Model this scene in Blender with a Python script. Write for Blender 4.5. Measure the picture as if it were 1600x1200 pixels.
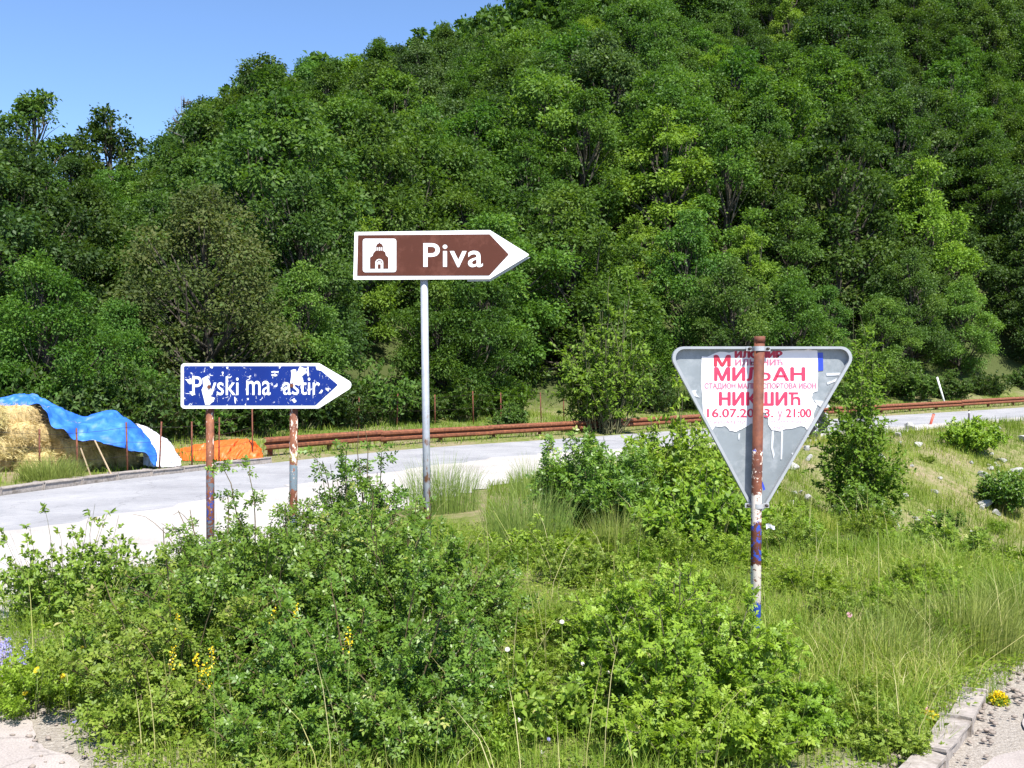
import bpy, bmesh, math, random
import numpy as np
from mathutils import Vector, Matrix

# ------------------------------------------------------------------ clear
for o in list(bpy.data.objects):
    bpy.data.objects.remove(o)
SC = bpy.context.scene
C = SC.collection
RNG = np.random.default_rng(11)
random.seed(5)

# ------------------------------------------------------------------ camera, world, sun, exposure
CAM_H = 1.6
F = 1600.0                                   # focal length in pixels of the 1600 px wide photograph
cd = bpy.data.cameras.new('camera'); cam = bpy.data.objects.new('camera', cd); C.objects.link(cam)
cam.location = (0, 0, CAM_H); cam.rotation_euler = (math.radians(90), 0, 0)
cd.sensor_width = 36; cd.lens = 36; cd.clip_start = 0.05; cd.clip_end = 3000
SC.camera = cam

SUN_EL = math.radians(56); SUN_AZ = math.radians(158)      # clockwise from +Y
sv = Vector((math.sin(SUN_AZ)*math.cos(SUN_EL), math.cos(SUN_AZ)*math.cos(SUN_EL), math.sin(SUN_EL)))
w = bpy.data.worlds.new('World'); SC.world = w; w.use_nodes = True
wn = w.node_tree; bg = wn.nodes['Background']
sky = wn.nodes.new('ShaderNodeTexSky'); sky.sky_type = 'NISHITA'; sky.sun_disc = False
sky.sun_elevation = SUN_EL; sky.sun_rotation = SUN_AZ; sky.altitude = 2200; sky.air_density = 1.0
sky.dust_density = 0.0; sky.ozone_density = 5.5
wn.links.new(sky.outputs[0], bg.inputs[0]); bg.inputs[1].default_value = 0.12
sl = bpy.data.lights.new('sun', 'SUN'); sl.energy = 5.0; sl.angle = math.radians(0.5); sl.color = (1, 0.96, 0.89)
sun = bpy.data.objects.new('sun', sl); C.objects.link(sun)
sun.rotation_euler = sv.to_track_quat('Z', 'Y').to_euler()
SC.view_settings.view_transform = 'Standard'; SC.view_settings.look = 'None'
SC.view_settings.gamma = 1; SC.view_settings.exposure = 1.08
SC.render.engine = 'CYCLES'
SC.cycles.max_bounces = 5; SC.cycles.transmission_bounces = 3; SC.cycles.diffuse_bounces = 3; SC.cycles.glossy_bounces = 2
SC.render.resolution_x = 1024; SC.render.resolution_y = 768

# ------------------------------------------------------------------ helpers
def W3(px, py, d):
    return Vector(((px-800)/F*d, d, CAM_H-(py-600)/F*d))

def tag(o, label=None, cat=None, group=None, kind=None):
    if label: o['label'] = label
    if cat: o['category'] = cat
    if group: o['group'] = group
    if kind: o['kind'] = kind
    return o

def empty(name, loc, label, cat, group=None):
    o = bpy.data.objects.new(name, None); C.objects.link(o); o.location = loc
    o.empty_display_size = 0.1
    return tag(o, label, cat, group)

def obj(name, me, mat=None, parent=None, off=None):
    """link a mesh; off = world position of the thing's root (mesh was built in world coordinates)"""
    if off is not None:
        me.transform(Matrix.Translation(-Vector(off)))
    o = bpy.data.objects.new(name, me); C.objects.link(o)
    if mat is not None and len(me.materials) == 0: me.materials.append(mat)
    if parent is not None: o.parent = parent
    return o

def mesh_np(name, V, Fs, rnd=None, smooth=False):
    """V (n,3); Fs list of int arrays (m,k); rnd: per face values"""
    me = bpy.data.meshes.new(name)
    V = np.asarray(V, dtype=np.float32)
    Fs = [np.asarray(f, dtype=np.int32) for f in Fs if len(f)]
    loops = np.concatenate([f.ravel() for f in Fs])
    sizes = np.concatenate([np.full(len(f), f.shape[1], dtype=np.int32) for f in Fs])
    starts = np.concatenate([[0], np.cumsum(sizes)[:-1]]).astype(np.int32)
    me.vertices.add(len(V)); me.vertices.foreach_set('co', V.ravel())
    me.loops.add(len(loops)); me.loops.foreach_set('vertex_index', loops)
    me.polygons.add(len(sizes)); me.polygons.foreach_set('loop_start', starts)
    me.polygons.foreach_set('loop_total', sizes)
    if smooth: me.polygons.foreach_set('use_smooth', np.ones(len(sizes), dtype=bool))
    if rnd is not None:
        a = me.attributes.new('rnd', 'FLOAT', 'FACE'); a.data.foreach_set('value', np.asarray(rnd, dtype=np.float32))
    me.update(calc_edges=True); me.validate()
    return me

def pyd(name, V, Fc, smooth=False):
    me = bpy.data.meshes.new(name); me.from_pydata([tuple(v) for v in V], [], Fc); me.update()
    if smooth: me.polygons.foreach_set('use_smooth', [True]*len(me.polygons))
    return me

class Acc:
    """accumulates raw geometry"""
    def __init__(s): s.V=[]; s.Q=[]; s.T=[]; s.rq=[]; s.rt=[]; s.n=0
    def add(s, V, Q=None, T=None, rq=None, rt=None):
        V=np.asarray(V,dtype=np.float32).reshape(-1,3)
        if Q is not None and len(Q):
            Q=np.asarray(Q,dtype=np.int32); s.Q.append(Q+s.n); s.rq.append(np.full(len(Q),0.5) if rq is None else np.asarray(rq))
        if T is not None and len(T):
            T=np.asarray(T,dtype=np.int32); s.T.append(T+s.n); s.rt.append(np.full(len(T),0.5) if rt is None else np.asarray(rt))
        s.V.append(V); s.n+=len(V)
    def tube(s, pts, rad, n=5, rnd=0.5, cap=True):
        P=np.asarray([tuple(p) for p in pts],dtype=float); m=len(P)
        rad=np.broadcast_to(np.asarray(rad,dtype=float),(m,))
        T=np.gradient(P,axis=0); T/= (np.linalg.norm(T,axis=1,keepdims=True)+1e-9)
        ref=np.array([0,0,1.0]) if abs(T[0,2])<0.9 else np.array([1.0,0,0])
        A=np.cross(T,ref); A/=(np.linalg.norm(A,axis=1,keepdims=True)+1e-9); B=np.cross(T,A)
        an=np.linspace(0,2*np.pi,n,endpoint=False)
        V=(P[:,None,:]+rad[:,None,None]*(np.cos(an)[None,:,None]*A[:,None,:]+np.sin(an)[None,:,None]*B[:,None,:])).reshape(-1,3)
        i=np.arange(m-1)[:,None]*n; j=np.arange(n)[None,:]; j2=(j+1)%n
        Q=np.stack([i+j,i+j2,i+n+j2,i+n+j],axis=-1).reshape(-1,4)
        T3=None
        if cap:
            V=np.vstack([V,P[-1:],P[:1]]); k=m*n
            a=np.arange(n); b=(a+1)%n
            T3=np.vstack([np.stack([(m-1)*n+a,(m-1)*n+b,np.full(n,k)],1),np.stack([b,a,np.full(n,k+1)],1)])
        s.add(V,Q,T3,np.full(len(Q),rnd),None if T3 is None else np.full(len(T3),rnd))
    def mesh(s,name,smooth=False):
        Fs=[];r=[]
        if s.Q: Fs.append(np.concatenate(s.Q)); r.append(np.concatenate(s.rq))
        if s.T: Fs.append(np.concatenate(s.T)); r.append(np.concatenate(s.rt))
        return mesh_np(name,np.concatenate(s.V),Fs,np.concatenate(r),smooth)

def nrm(A): return A/(np.linalg.norm(A,axis=-1,keepdims=True)+1e-9)

def leaf6(acc,P,D,N,L,Wd,rnd,fold=0.25,droop=0.15):
    D=nrm(D); S=nrm(np.cross(N,D)); N=nrm(np.cross(D,S)); L=np.asarray(L)[:,None]; Wd=np.asarray(Wd)[:,None]
    f=N*fold*Wd
    v0=P; v1=P+D*.28*L+S*.46*Wd+f; v2=P+D*.68*L+S*.38*Wd+f-N*droop*.4*L; v3=P+D*L-N*droop*L
    v4=P+D*.68*L-S*.38*Wd+f-N*droop*.4*L; v5=P+D*.28*L-S*.46*Wd+f
    V=np.stack([v0,v1,v2,v3,v4,v5],1).reshape(-1,3); i=np.arange(len(P))[:,None]*6
    Q=np.concatenate([i+np.array([[0,1,2,3]]),i+np.array([[0,3,4,5]])]); acc.add(V,Q,None,np.concatenate([rnd,rnd]))

def leaf4(acc,P,D,N,L,Wd,rnd,fold=0.25,droop=0.1):
    D=nrm(D); S=nrm(np.cross(N,D)); N=nrm(np.cross(D,S)); L=np.asarray(L)[:,None]; Wd=np.asarray(Wd)[:,None]
    v0=P; v1=P+D*.42*L+S*.5*Wd+N*fold*Wd; v2=P+D*L-N*droop*L; v3=P+D*.42*L-S*.5*Wd+N*fold*Wd
    V=np.stack([v0,v1,v2,v3],1).reshape(-1,3); i=np.arange(len(P))[:,None]*4
    acc.add(V,i+np.array([[0,1,2,3]]),None,rnd)

def compound(acc,rng,P,D,N,size,rnd,pairs=2):
    """pinnate leaves: pairs of leaflets and one at the end"""
    D=nrm(D); S=nrm(np.cross(N,D)); N=nrm(np.cross(D,S)); size=np.asarray(size)
    for k in range(pairs):
        t=.3+.45*k/max(1,pairs-1)*1.0 if pairs>1 else .45
        for sd in (-1,1):
            a=math.radians(62)
            dd=D*math.cos(a)+S*sd*math.sin(a)+rng.normal(0,.12,P.shape)
            leaf4(acc,P+D*(size*t)[:,None],dd,N+rng.normal(0,.25,P.shape),size*.48,size*.27,np.clip(rnd+rng.normal(0,.06,len(P)),0,1))
    leaf4(acc,P+D*(size*.85)[:,None],D+rng.normal(0,.1,P.shape),N+rng.normal(0,.25,P.shape),size*.54,size*.3,rnd)

def blades(acc,rng,P,H,Wd,rnd,lean=.35,seg=2,az=None):
    """curved grass blades"""
    n=len(P); H=np.asarray(H); Wd=np.asarray(Wd)
    if az is None: az=rng.uniform(0,2*np.pi,n)
    dr=np.stack([np.cos(az),np.sin(az),np.zeros(n)],1); sd=np.stack([-np.sin(az),np.cos(az),np.zeros(n)],1)
    rot=rng.uniform(0,np.pi,n); sd=sd*np.cos(rot)[:,None]+dr*np.sin(rot)[:,None]
    ln=np.abs(rng.normal(0,lean,n))[:,None]*H[:,None]
    rows=[]
    for k in range(seg):
        t=k/seg; c=P+np.array([0,0,1])*(H*t)[:,None]*(1)+dr*ln*t*t; wd=(Wd*(1-.45*t))[:,None]*.5
        rows+= [c-sd*wd,c+sd*wd]
    tip=P+np.array([0,0,1])*(H*(1-.25*np.minimum(1,(ln[:,0]/H)**2)))[:,None]+dr*ln
    rows.append(tip); V=np.stack(rows,1).reshape(-1,3); m=2*seg+1; i=np.arange(n)[:,None]*m
    Q=[i+np.array([[2*k,2*k+1,2*k+3,2*k+2]]) for k in range(seg-1)]
    T=i+np.array([[2*seg-2,2*seg-1,2*seg]])
    acc.add(V,np.concatenate(Q) if Q else None,T,np.tile(rnd,seg-1) if Q else None,rnd)

# ------------------------------------------------------------------ materials
def newmat(name):
    m=bpy.data.materials.new(name); m.use_nodes=True; nt=m.node_tree; b=nt.nodes['Principled BSDF']
    return m,nt,b
def N(nt,t,**k):
    n=nt.nodes.new(t)
    for a,v in k.items(): setattr(n,a,v)
    return n
def ramp(nt,stops,inp=None,interp='LINEAR'):
    r=N(nt,'ShaderNodeValToRGB'); r.color_ramp.interpolation=interp
    e=r.color_ramp.elements
    while len(e)<len(stops): e.new(0.5)
    for i,(p,c) in enumerate(stops): e[i].position=p; e[i].color=(*c,1) if len(c)==3 else c
    if inp is not None: nt.links.new(inp,r.inputs[0])
    return r
def noise(nt,scale,detail=6,rough=.6,vec=None,dist=0):
    n=N(nt,'ShaderNodeTexNoise'); n.inputs['Scale'].default_value=scale; n.inputs['Detail'].default_value=detail
    n.inputs['Roughness'].default_value=rough; n.inputs['Distortion'].default_value=dist
    if vec is not None: nt.links.new(vec,n.inputs['Vector'])
    return n
def mix(nt,fac,a,b,bt='MIX'):
    m=N(nt,'ShaderNodeMix',data_type='RGBA',blend_type=bt)
    for s,v in ((0,fac),(6,a),(7,b)):
        if isinstance(v,(int,float)): m.inputs[s].default_value=v
        elif isinstance(v,tuple): m.inputs[s].default_value=(*v,1)
        else: nt.links.new(v,m.inputs[s])
    return m.outputs[2]
def mth(nt,op,a,b=0.0):
    m=N(nt,'ShaderNodeMath',operation=op)
    for i,v in enumerate((a,b)):
        if isinstance(v,(int,float)): m.inputs[i].default_value=v
        else: nt.links.new(v,m.inputs[i])
    return m.outputs[0]
def bump(nt,b,h,strength=.4,dist=.02):
    n=N(nt,'ShaderNodeBump'); n.inputs['Strength'].default_value=strength; n.inputs['Distance'].default_value=dist
    nt.links.new(h,n.inputs['Height']); nt.links.new(n.outputs[0],b.inputs['Normal'])

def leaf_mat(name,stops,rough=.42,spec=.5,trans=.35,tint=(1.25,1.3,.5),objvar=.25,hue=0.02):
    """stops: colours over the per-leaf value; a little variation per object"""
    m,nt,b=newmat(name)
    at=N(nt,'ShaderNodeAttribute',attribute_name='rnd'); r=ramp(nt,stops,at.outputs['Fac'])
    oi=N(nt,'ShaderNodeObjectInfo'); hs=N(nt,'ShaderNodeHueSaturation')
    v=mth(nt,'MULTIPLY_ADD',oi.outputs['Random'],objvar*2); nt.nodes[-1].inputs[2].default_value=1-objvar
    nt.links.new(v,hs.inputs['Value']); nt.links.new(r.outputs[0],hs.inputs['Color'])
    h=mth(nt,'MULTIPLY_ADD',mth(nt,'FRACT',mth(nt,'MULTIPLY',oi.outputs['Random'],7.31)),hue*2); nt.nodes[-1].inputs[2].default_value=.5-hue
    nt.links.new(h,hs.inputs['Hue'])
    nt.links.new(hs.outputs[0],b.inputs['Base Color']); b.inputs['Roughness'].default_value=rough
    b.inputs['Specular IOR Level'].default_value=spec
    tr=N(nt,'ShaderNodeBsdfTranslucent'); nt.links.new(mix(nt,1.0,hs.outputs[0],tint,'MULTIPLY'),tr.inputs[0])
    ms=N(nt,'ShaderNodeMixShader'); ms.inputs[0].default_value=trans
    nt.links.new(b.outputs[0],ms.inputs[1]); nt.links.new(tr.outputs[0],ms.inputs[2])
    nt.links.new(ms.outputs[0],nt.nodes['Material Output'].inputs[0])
    return m

M={}
M['leaf_dark']=leaf_mat('leaf_dark',[(0,(.03,.062,.013)),(.5,(.056,.11,.018)),(1,(.112,.18,.028))],rough=.55,spec=.25,trans=.38,objvar=.22,hue=.01)
M['leaf_mid']=leaf_mat('leaf_mid',[(0,(.044,.098,.016)),(.5,(.08,.165,.024)),(1,(.145,.24,.036))],rough=.55,spec=.25,trans=.38,objvar=.2,hue=.01)
M['leaf_yellow']=leaf_mat('leaf_yellow',[(0,(.085,.155,.018)),(.5,(.14,.235,.026)),(1,(.21,.305,.038))],rough=.55,spec=.2,trans=.38,objvar=.12,hue=.008)
M['leaf_brown']=leaf_mat('leaf_brown',[(0,(.046,.065,.02)),(.45,(.082,.115,.03)),(.8,(.125,.135,.045)),(1,(.095,.165,.036))],rough=.6,spec=.16,trans=.36,objvar=.05)
M['leaf_blue']=leaf_mat('leaf_blue',[(0,(.029,.06,.016)),(.5,(.055,.105,.024)),(1,(.105,.17,.036))],rough=.55,spec=.3,trans=.38,objvar=.16,hue=.008)
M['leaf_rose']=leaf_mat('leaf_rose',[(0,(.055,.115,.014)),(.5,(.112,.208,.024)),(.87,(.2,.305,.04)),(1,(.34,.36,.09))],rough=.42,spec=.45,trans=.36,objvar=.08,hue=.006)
M['leaf_bright']=leaf_mat('leaf_bright',[(0,(.105,.18,.016)),(.5,(.2,.315,.028)),(.87,(.31,.42,.05)),(1,(.45,.45,.14))],rough=.5,spec=.35,trans=.42,objvar=.06,hue=.008)
M['leaf_weed']=leaf_mat('leaf_weed',[(0,(.1,.165,.02)),(.5,(.19,.285,.036)),(.82,(.29,.36,.065)),(1,(.46,.4,.19))],rough=.5,spec=.3,trans=.42,objvar=.1,hue=.008)
M['broom']=leaf_mat('broom',[(0,(.13,.19,.04)),(.6,(.23,.3,.065)),(1,(.4,.41,.16))],rough=.5,spec=.3,trans=.25,objvar=.08)
M['grass']=leaf_mat('grass',[(0,(.13,.2,.024)),(.4,(.25,.32,.04)),(.7,(.38,.4,.09)),(.85,(.52,.44,.2)),(1,(.64,.54,.32))],spec=.25,trans=.42,objvar=.03,rough=.5)
M['grass_bank']=leaf_mat('grass_bank',[(0,(.12,.2,.024)),(.5,(.22,.3,.042)),(.78,(.34,.36,.09)),(1,(.52,.43,.2))],spec=.25,trans=.42,objvar=.03,rough=.5)
M['straw']=leaf_mat('straw',[(0,(.36,.27,.11)),(.5,(.58,.45,.2)),(1,(.74,.6,.32))],trans=.2,objvar=.1,rough=.6)
M['petal_yellow']=leaf_mat('petal_yellow',[(0,(.75,.52,.01)),(1,(.85,.66,.02))],trans=.3,objvar=.05,tint=(1,1,.6),hue=0)
M['petal_pink']=leaf_mat('petal_pink',[(0,(.65,.25,.42)),(1,(.78,.42,.58))],trans=.3,objvar=.05,tint=(1,1,1),hue=0)
M['petal_white']=leaf_mat('petal_white',[(0,(.7,.62,.6)),(1,(.82,.78,.74))],trans=.3,objvar=.05,tint=(1,1,1),hue=0)
M['petal_violet']=leaf_mat('petal_violet',[(0,(.2,.18,.48)),(1,(.36,.34,.66))],trans=.3,objvar=.05,tint=(1,1,1),hue=0)

def bark(name,c1,c2,scale=9):
    m,nt,b=newmat(name); tc=N(nt,'ShaderNodeTexCoord'); mp=N(nt,'ShaderNodeMapping'); mp.inputs['Scale'].default_value=(1,1,.25)
    nt.links.new(tc.outputs['Object'],mp.inputs[0]); n=noise(nt,scale,8,.65,mp.outputs[0])
    r=ramp(nt,[(.3,c1),(.7,c2)],n.outputs[0]); nt.links.new(r.outputs[0],b.inputs['Base Color']); b.inputs['Roughness'].default_value=.9
    bump(nt,b,n.outputs[0],.6,.03); return m
M['bark']=bark('bark',(.03,.025,.018),(.09,.075,.055)); M['twig']=bark('twig',(.06,.07,.03),(.14,.13,.06),30)
M['dead']=bark('dead_wood',(.05,.045,.04),(.11,.1,.09)); M['rose_stem']=bark('rose_stem',(.07,.08,.03),(.16,.1,.05),40)
M['plank']=bark('plank',(.3,.22,.13),(.48,.37,.24),14)

def rust_mat(name,base='rust',paint=None,amount=.5,scale=30,extra=None,bands=None):
    """rusty steel; paint = colour of flakes that are left on it; bands = list of (z0,z1,colour) painted rings in object space"""
    m,nt,b=newmat(name); tc=N(nt,'ShaderNodeTexCoord'); ob=tc.outputs['Object']
    n1=noise(nt,12,8,.7,ob); r=ramp(nt,[(.3,(.05,.014,.009)),(.5,(.12,.034,.016)),(.72,(.22,.07,.028))],n1.outputs[0]); col=r.outputs[0]
    if base=='orange': r.color_ramp.elements[1].color=(.17,.055,.024,1); r.color_ramp.elements[2].color=(.32,.12,.05,1); r.color_ramp.elements[0].color=(.08,.026,.014,1)
    if paint:
        mp=N(nt,'ShaderNodeMapping'); mp.inputs['Scale'].default_value=(1,1,.45); nt.links.new(ob,mp.inputs[0])
        n2=noise(nt,scale,6,.65,mp.outputs[0]); f=ramp(nt,[(amount,(0,0,0)),(amount+.03,(1,1,1))],n2.outputs[0])
        col=mix(nt,f.outputs[0],col,paint)
    if bands:
        sp=N(nt,'ShaderNodeSeparateXYZ'); nt.links.new(ob,sp.inputs[0])
        n3=noise(nt,22,5,.7,ob)
        zz=mth(nt,'ADD',sp.outputs[2],mth(nt,'MULTIPLY',mth(nt,'SUBTRACT',n3.outputs[0],.5),.12))
        n4=noise(nt,38,5,.7,ob)
        for (z0,z1,c,cov) in bands:
            inb=mth(nt,'MULTIPLY',mth(nt,'GREATER_THAN',zz,z0),mth(nt,'LESS_THAN',zz,z1))
            col=mix(nt,mth(nt,'MULTIPLY',inb,mth(nt,'GREATER_THAN',n4.outputs[0],1-cov)),col,c)
    nt.links.new(col,b.inputs['Base Color']); b.inputs['Roughness'].default_value=.75; b.inputs['Metallic'].default_value=0
    bump(nt,b,n1.outputs[0],.3,.004); return m
M['rust']=rust_mat('rust'); M['rust_rail']=rust_mat('rust_rail','orange')
M['post_blue_a']=rust_mat('peeling_post','orange',(.62,.5,.42),.6,34,bands=[(.45,.72,(.02,.06,.3),.46),(.7,.86,(.1,.12,.15),.5),(.2,.45,(.14,.16,.2),.5)])
M['post_blue_b']=rust_mat('peeling_post_pale','orange',(.62,.5,.42),.53,34,bands=[(.3,.5,(.16,.2,.25),.55),(.7,.9,(.13,.17,.2),.58),(.9,.98,(.2,.22,.02),.45)])
M['post_tri']=rust_mat('rusty_striped_post','rust',None,bands=[(1.03,1.22,(.62,.52,.44),.42),(.84,1.0,(.6,.52,.46),.55),(.42,.62,(.62,.55,.47),.58),(.64,.84,(.02,.07,.4),.46),(.3,.44,(.02,.08,.42),.55),(1.2,1.22,(.02,.04,.35),.4)])

def plain(name,col,rough=.5,metal=0,var=.12,scale=14,spec=.5,bmp=0,dirt=None):
    m,nt,b=newmat(name); tc=N(nt,'ShaderNodeTexCoord'); n=noise(nt,scale,6,.65,tc.outputs['Object'])
    d=tuple(c*(1-var) for c in col); l=tuple(min(1,c*(1+var)) for c in col)
    r=ramp(nt,[(.3,d),(.7,l)],n.outputs[0]); out=r.outputs[0]
    if dirt:
        n2=noise(nt,dirt[1],8,.7,tc.outputs['Object']); f=ramp(nt,[(dirt[2],(0,0,0)),(dirt[2]+.18,(1,1,1))],n2.outputs[0])
        out=mix(nt,f.outputs[0],out,dirt[0])
    nt.links.new(out,b.inputs['Base Color']); b.inputs['Roughness'].default_value=rough; b.inputs['Metallic'].default_value=metal
    b.inputs['Specular IOR Level'].default_value=spec
    if bmp: bump(nt,b,n.outputs[0],bmp,.01)
    return m
M['sign_white']=plain('sign_white',(.8,.8,.8),.4,0,.03,6,dirt=((.55,.52,.47),9,.66))
M['sign_brown']=plain('sign_brown',(.076,.022,.012),.55,0,.06,5,.22,dirt=((.14,.05,.033),4,.5))
M['galv']=plain('galvanised_pipe',(.36,.38,.42),.5,.25,.16,18,dirt=((.26,.13,.065),12,.62))
M['sign_back']=plain('sign_back',(.2,.225,.24),.5,.1,.2,4,dirt=((.31,.33,.345),7,.5))
M['sign_rim']=plain('sign_rim',(.33,.345,.36),.42,.2,.08,12)
M['clamp']=plain('clamp',(.5,.5,.5),.4,.6,.15,30); M['dark_metal']=plain('dark_metal',(.05,.04,.035),.6,.4,.2,30)
M['paper']=plain('poster_paper',(.72,.7,.72),.6,0,.05,8,dirt=((.52,.52,.56),9,.58))
M['ink_red']=plain('poster_red_ink',(.62,.03,.085),.6,0,.12,24); M['ink_pale']=plain('poster_pale_ink',(.52,.14,.22),.6,0,.15,30)
M['ink_dark']=plain('poster_dark_red_ink',(.4,.02,.05),.6,0,.12,24)
M['blue_tape']=plain('blue_tape',(.02,.05,.42),.4,0,.1,20); M['adhesive']=plain('old_adhesive',(.46,.48,.5),.6,0,.1,40)
M['tarp_blue']=plain('tarp_blue',(.022,.13,.55),.55,0,.16,5,bmp=.15,dirt=((.05,.2,.6),5,.5))
M['tarp_white']=plain('plastic_white',(.66,.64,.66),.4,0,.08,5,bmp=.3,dirt=((.5,.46,.42),4,.6))
M['tarp_orange']=plain('tarp_orange',(.78,.12,.018),.5,0,.16,5,bmp=.3,dirt=((.55,.08,.015),5,.55))
M['rubber']=plain('rubber',(.02,.02,.02),.8,0,.2,30); M['car_paint']=plain('car_paint',(.015,.02,.03),.22,.2,.05,4)
M['car_glass']=plain('car_glass',(.01,.013,.015),.08,0,.05,3); M['alloy']=plain('alloy_rim',(.4,.4,.42),.35,.8,.1,20)
M['lamp_red']=plain('lamp_red',(.4,.02,.02),.2,0,.1,20); M['lamp_clear']=plain('lamp_clear',(.6,.6,.62),.15,0,.1,20)
M['post_white']=plain('white_pole',(.72,.72,.7),.5,0,.08,12); M['post_red']=plain('red_marker',(.5,.09,.05),.55,0,.2,16)

def rusting_pipe():
    m,nt,b=newmat('rusting_pipe'); tc=N(nt,'ShaderNodeTexCoord'); ob=tc.outputs['Object']; sp=N(nt,'ShaderNodeSeparateXYZ'); nt.links.new(ob,sp.inputs[0])
    n=noise(nt,16,8,.7,ob); base=ramp(nt,[(.3,(.3,.32,.36)),(.7,(.42,.44,.48))],n.outputs[0])
    mp=N(nt,'ShaderNodeMapping'); mp.inputs['Scale'].default_value=(1,1,.3); nt.links.new(ob,mp.inputs[0]); n2=noise(nt,26,7,.7,mp.outputs[0])
    f=mth(nt,'ADD',n2.outputs[0],mth(nt,'MULTIPLY',mth(nt,'SUBTRACT',1.25,sp.outputs[2]),.16)); fr=ramp(nt,[(.58,(0,0,0)),(.66,(1,1,1))],f)
    rc=ramp(nt,[(.3,(.1,.04,.02)),(.7,(.3,.14,.06))],n.outputs[0]); nt.links.new(mix(nt,fr.outputs[0],base.outputs[0],rc.outputs[0]),b.inputs['Base Color']); b.inputs['Roughness'].default_value=.55; b.inputs['Metallic'].default_value=.2
    return m
M['galv']=rusting_pipe()
def blue_panel():
    m,nt,b=newmat('sign_blue_flaking'); tc=N(nt,'ShaderNodeTexCoord'); ob=tc.outputs['Object']
    n=noise(nt,4,4,.5,ob); r=ramp(nt,[(.3,(.003,.018,.15)),(.7,(.005,.027,.2))],n.outputs[0])
    n1=noise(nt,17,8,.72,ob,.6); f1=ramp(nt,[(.605,(0,0,0)),(.612,(1,1,1))],n1.outputs[0])
    mp=N(nt,'ShaderNodeMapping'); mp.inputs['Scale'].default_value=(6,1,.9); mp.inputs['Rotation'].default_value=(0,.25,0); nt.links.new(ob,mp.inputs[0])
    n2=noise(nt,14,6,.7,mp.outputs[0]); f2=ramp(nt,[(.635,(0,0,0)),(.642,(1,1,1))],n2.outputs[0])
    f=mth(nt,'MAXIMUM',f1.outputs[0],f2.outputs[0])
    nt.links.new(mix(nt,f,r.outputs[0],(.74,.74,.76)),b.inputs['Base Color']); b.inputs['Roughness'].default_value=.55; b.inputs['Specular IOR Level'].default_value=.22
    return m
M['sign_blue']=blue_panel()

def ground_mat():
    m,nt,b=newmat('ground'); g=N(nt,'ShaderNodeNewGeometry'); P=g.outputs['Position']
    n1=noise(nt,.5,6,.6,P); n2=noise(nt,4,8,.7,P); n3=noise(nt,38,6,.7,P)
    green=ramp(nt,[(.25,(.08,.11,.02)),(.55,(.15,.18,.04)),(.8,(.25,.24,.08))],n2.outputs[0])
    dry=ramp(nt,[(.25,(.16,.12,.075)),(.55,(.28,.225,.14)),(.8,(.42,.37,.28))],n3.outputs[0])
    f=ramp(nt,[(.42,(0,0,0)),(.62,(1,1,1))],mth(nt,'ADD',mth(nt,'MULTIPLY',n1.outputs[0],.55),mth(nt,'MULTIPLY',n2.outputs[0],.45)))
    col=mix(nt,f.outputs[0],green.outputs[0],dry.outputs[0])
    at=N(nt,'ShaderNodeAttribute',attribute_name='wood')          # forest floor: leaf litter
    lit=ramp(nt,[(.3,(.035,.045,.014)),(.7,(.08,.1,.03))],n3.outputs[0])
    col=mix(nt,at.outputs['Fac'],col,lit.outputs[0])
    a2=N(nt,'ShaderNodeAttribute',attribute_name='soil'); gr=ramp(nt,[(.28,(.18,.15,.12)),(.5,(.34,.3,.26)),(.68,(.48,.44,.39))],noise(nt,75,6,.75,P).outputs[0]); col=mix(nt,a2.outputs['Fac'],col,gr.outputs[0])
    nt.links.new(col,b.inputs['Base Color']); b.inputs['Roughness'].default_value=.95; b.inputs['Specular IOR Level'].default_value=.15
    bump(nt,b,n3.outputs[0],.7,.04); return m
M['ground']=ground_mat()

def asphalt_mat(name,c0,c1,c2,gr=260,crack=True):
    m,nt,b=newmat(name); g=N(nt,'ShaderNodeNewGeometry'); P=g.outputs['Position']
    n1=noise(nt,.9,6,.6,P,.4); n2=noise(nt,gr,3,.6,P); n3=noise(nt,7,8,.75,P)
    r=ramp(nt,[(.28,c0),(.5,c1),(.75,c2)],mth(nt,'ADD',mth(nt,'MULTIPLY',n1.outputs[0],.65),mth(nt,'MULTIPLY',n3.outputs[0],.35)))
    sp=ramp(nt,[(.3,(.72,.72,.72)),(.7,(1.22,1.2,1.18))],n2.outputs[0]); col=mix(nt,1.0,r.outputs[0],sp.outputs[0],'MULTIPLY')
    if crack:
        v=N(nt,'ShaderNodeTexVoronoi',feature='DISTANCE_TO_EDGE'); v.inputs['Scale'].default_value=.8
        dn=noise(nt,2.5,5,.6,P); wv=N(nt,'ShaderNodeVectorMath',operation='ADD'); sc=N(nt,'ShaderNodeVectorMath',operation='SCALE'); sc.inputs['Scale'].default_value=.5
        nt.links.new(dn.outputs['Color'],sc.inputs[0]); nt.links.new(P,wv.inputs[0]); nt.links.new(sc.outputs[0],wv.inputs[1]); nt.links.new(wv.outputs[0],v.inputs['Vector'])
        cr=ramp(nt,[(.0,(.55,.55,.55)),(.012,(1,1,1))],v.outputs['Distance']); col=mix(nt,.6,col,mix(nt,1.0,col,cr.outputs[0],'MULTIPLY'))
    nt.links.new(col,b.inputs['Base Color']); b.inputs['Roughness'].default_value=.85; b.inputs['Specular IOR Level'].default_value=.3
    bump(nt,b,n2.outputs[0],.35,.006); return m
M['asphalt']=asphalt_mat('asphalt_pale',(.21,.21,.225),(.295,.295,.31),(.4,.395,.4))
M['dust']=asphalt_mat('gravel_dust',(.3,.28,.26),(.42,.39,.37),(.54,.51,.48),120,False)
M['apron']=asphalt_mat('asphalt_bleached',(.24,.21,.19),(.34,.3,.28),(.44,.4,.375),120)
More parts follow.
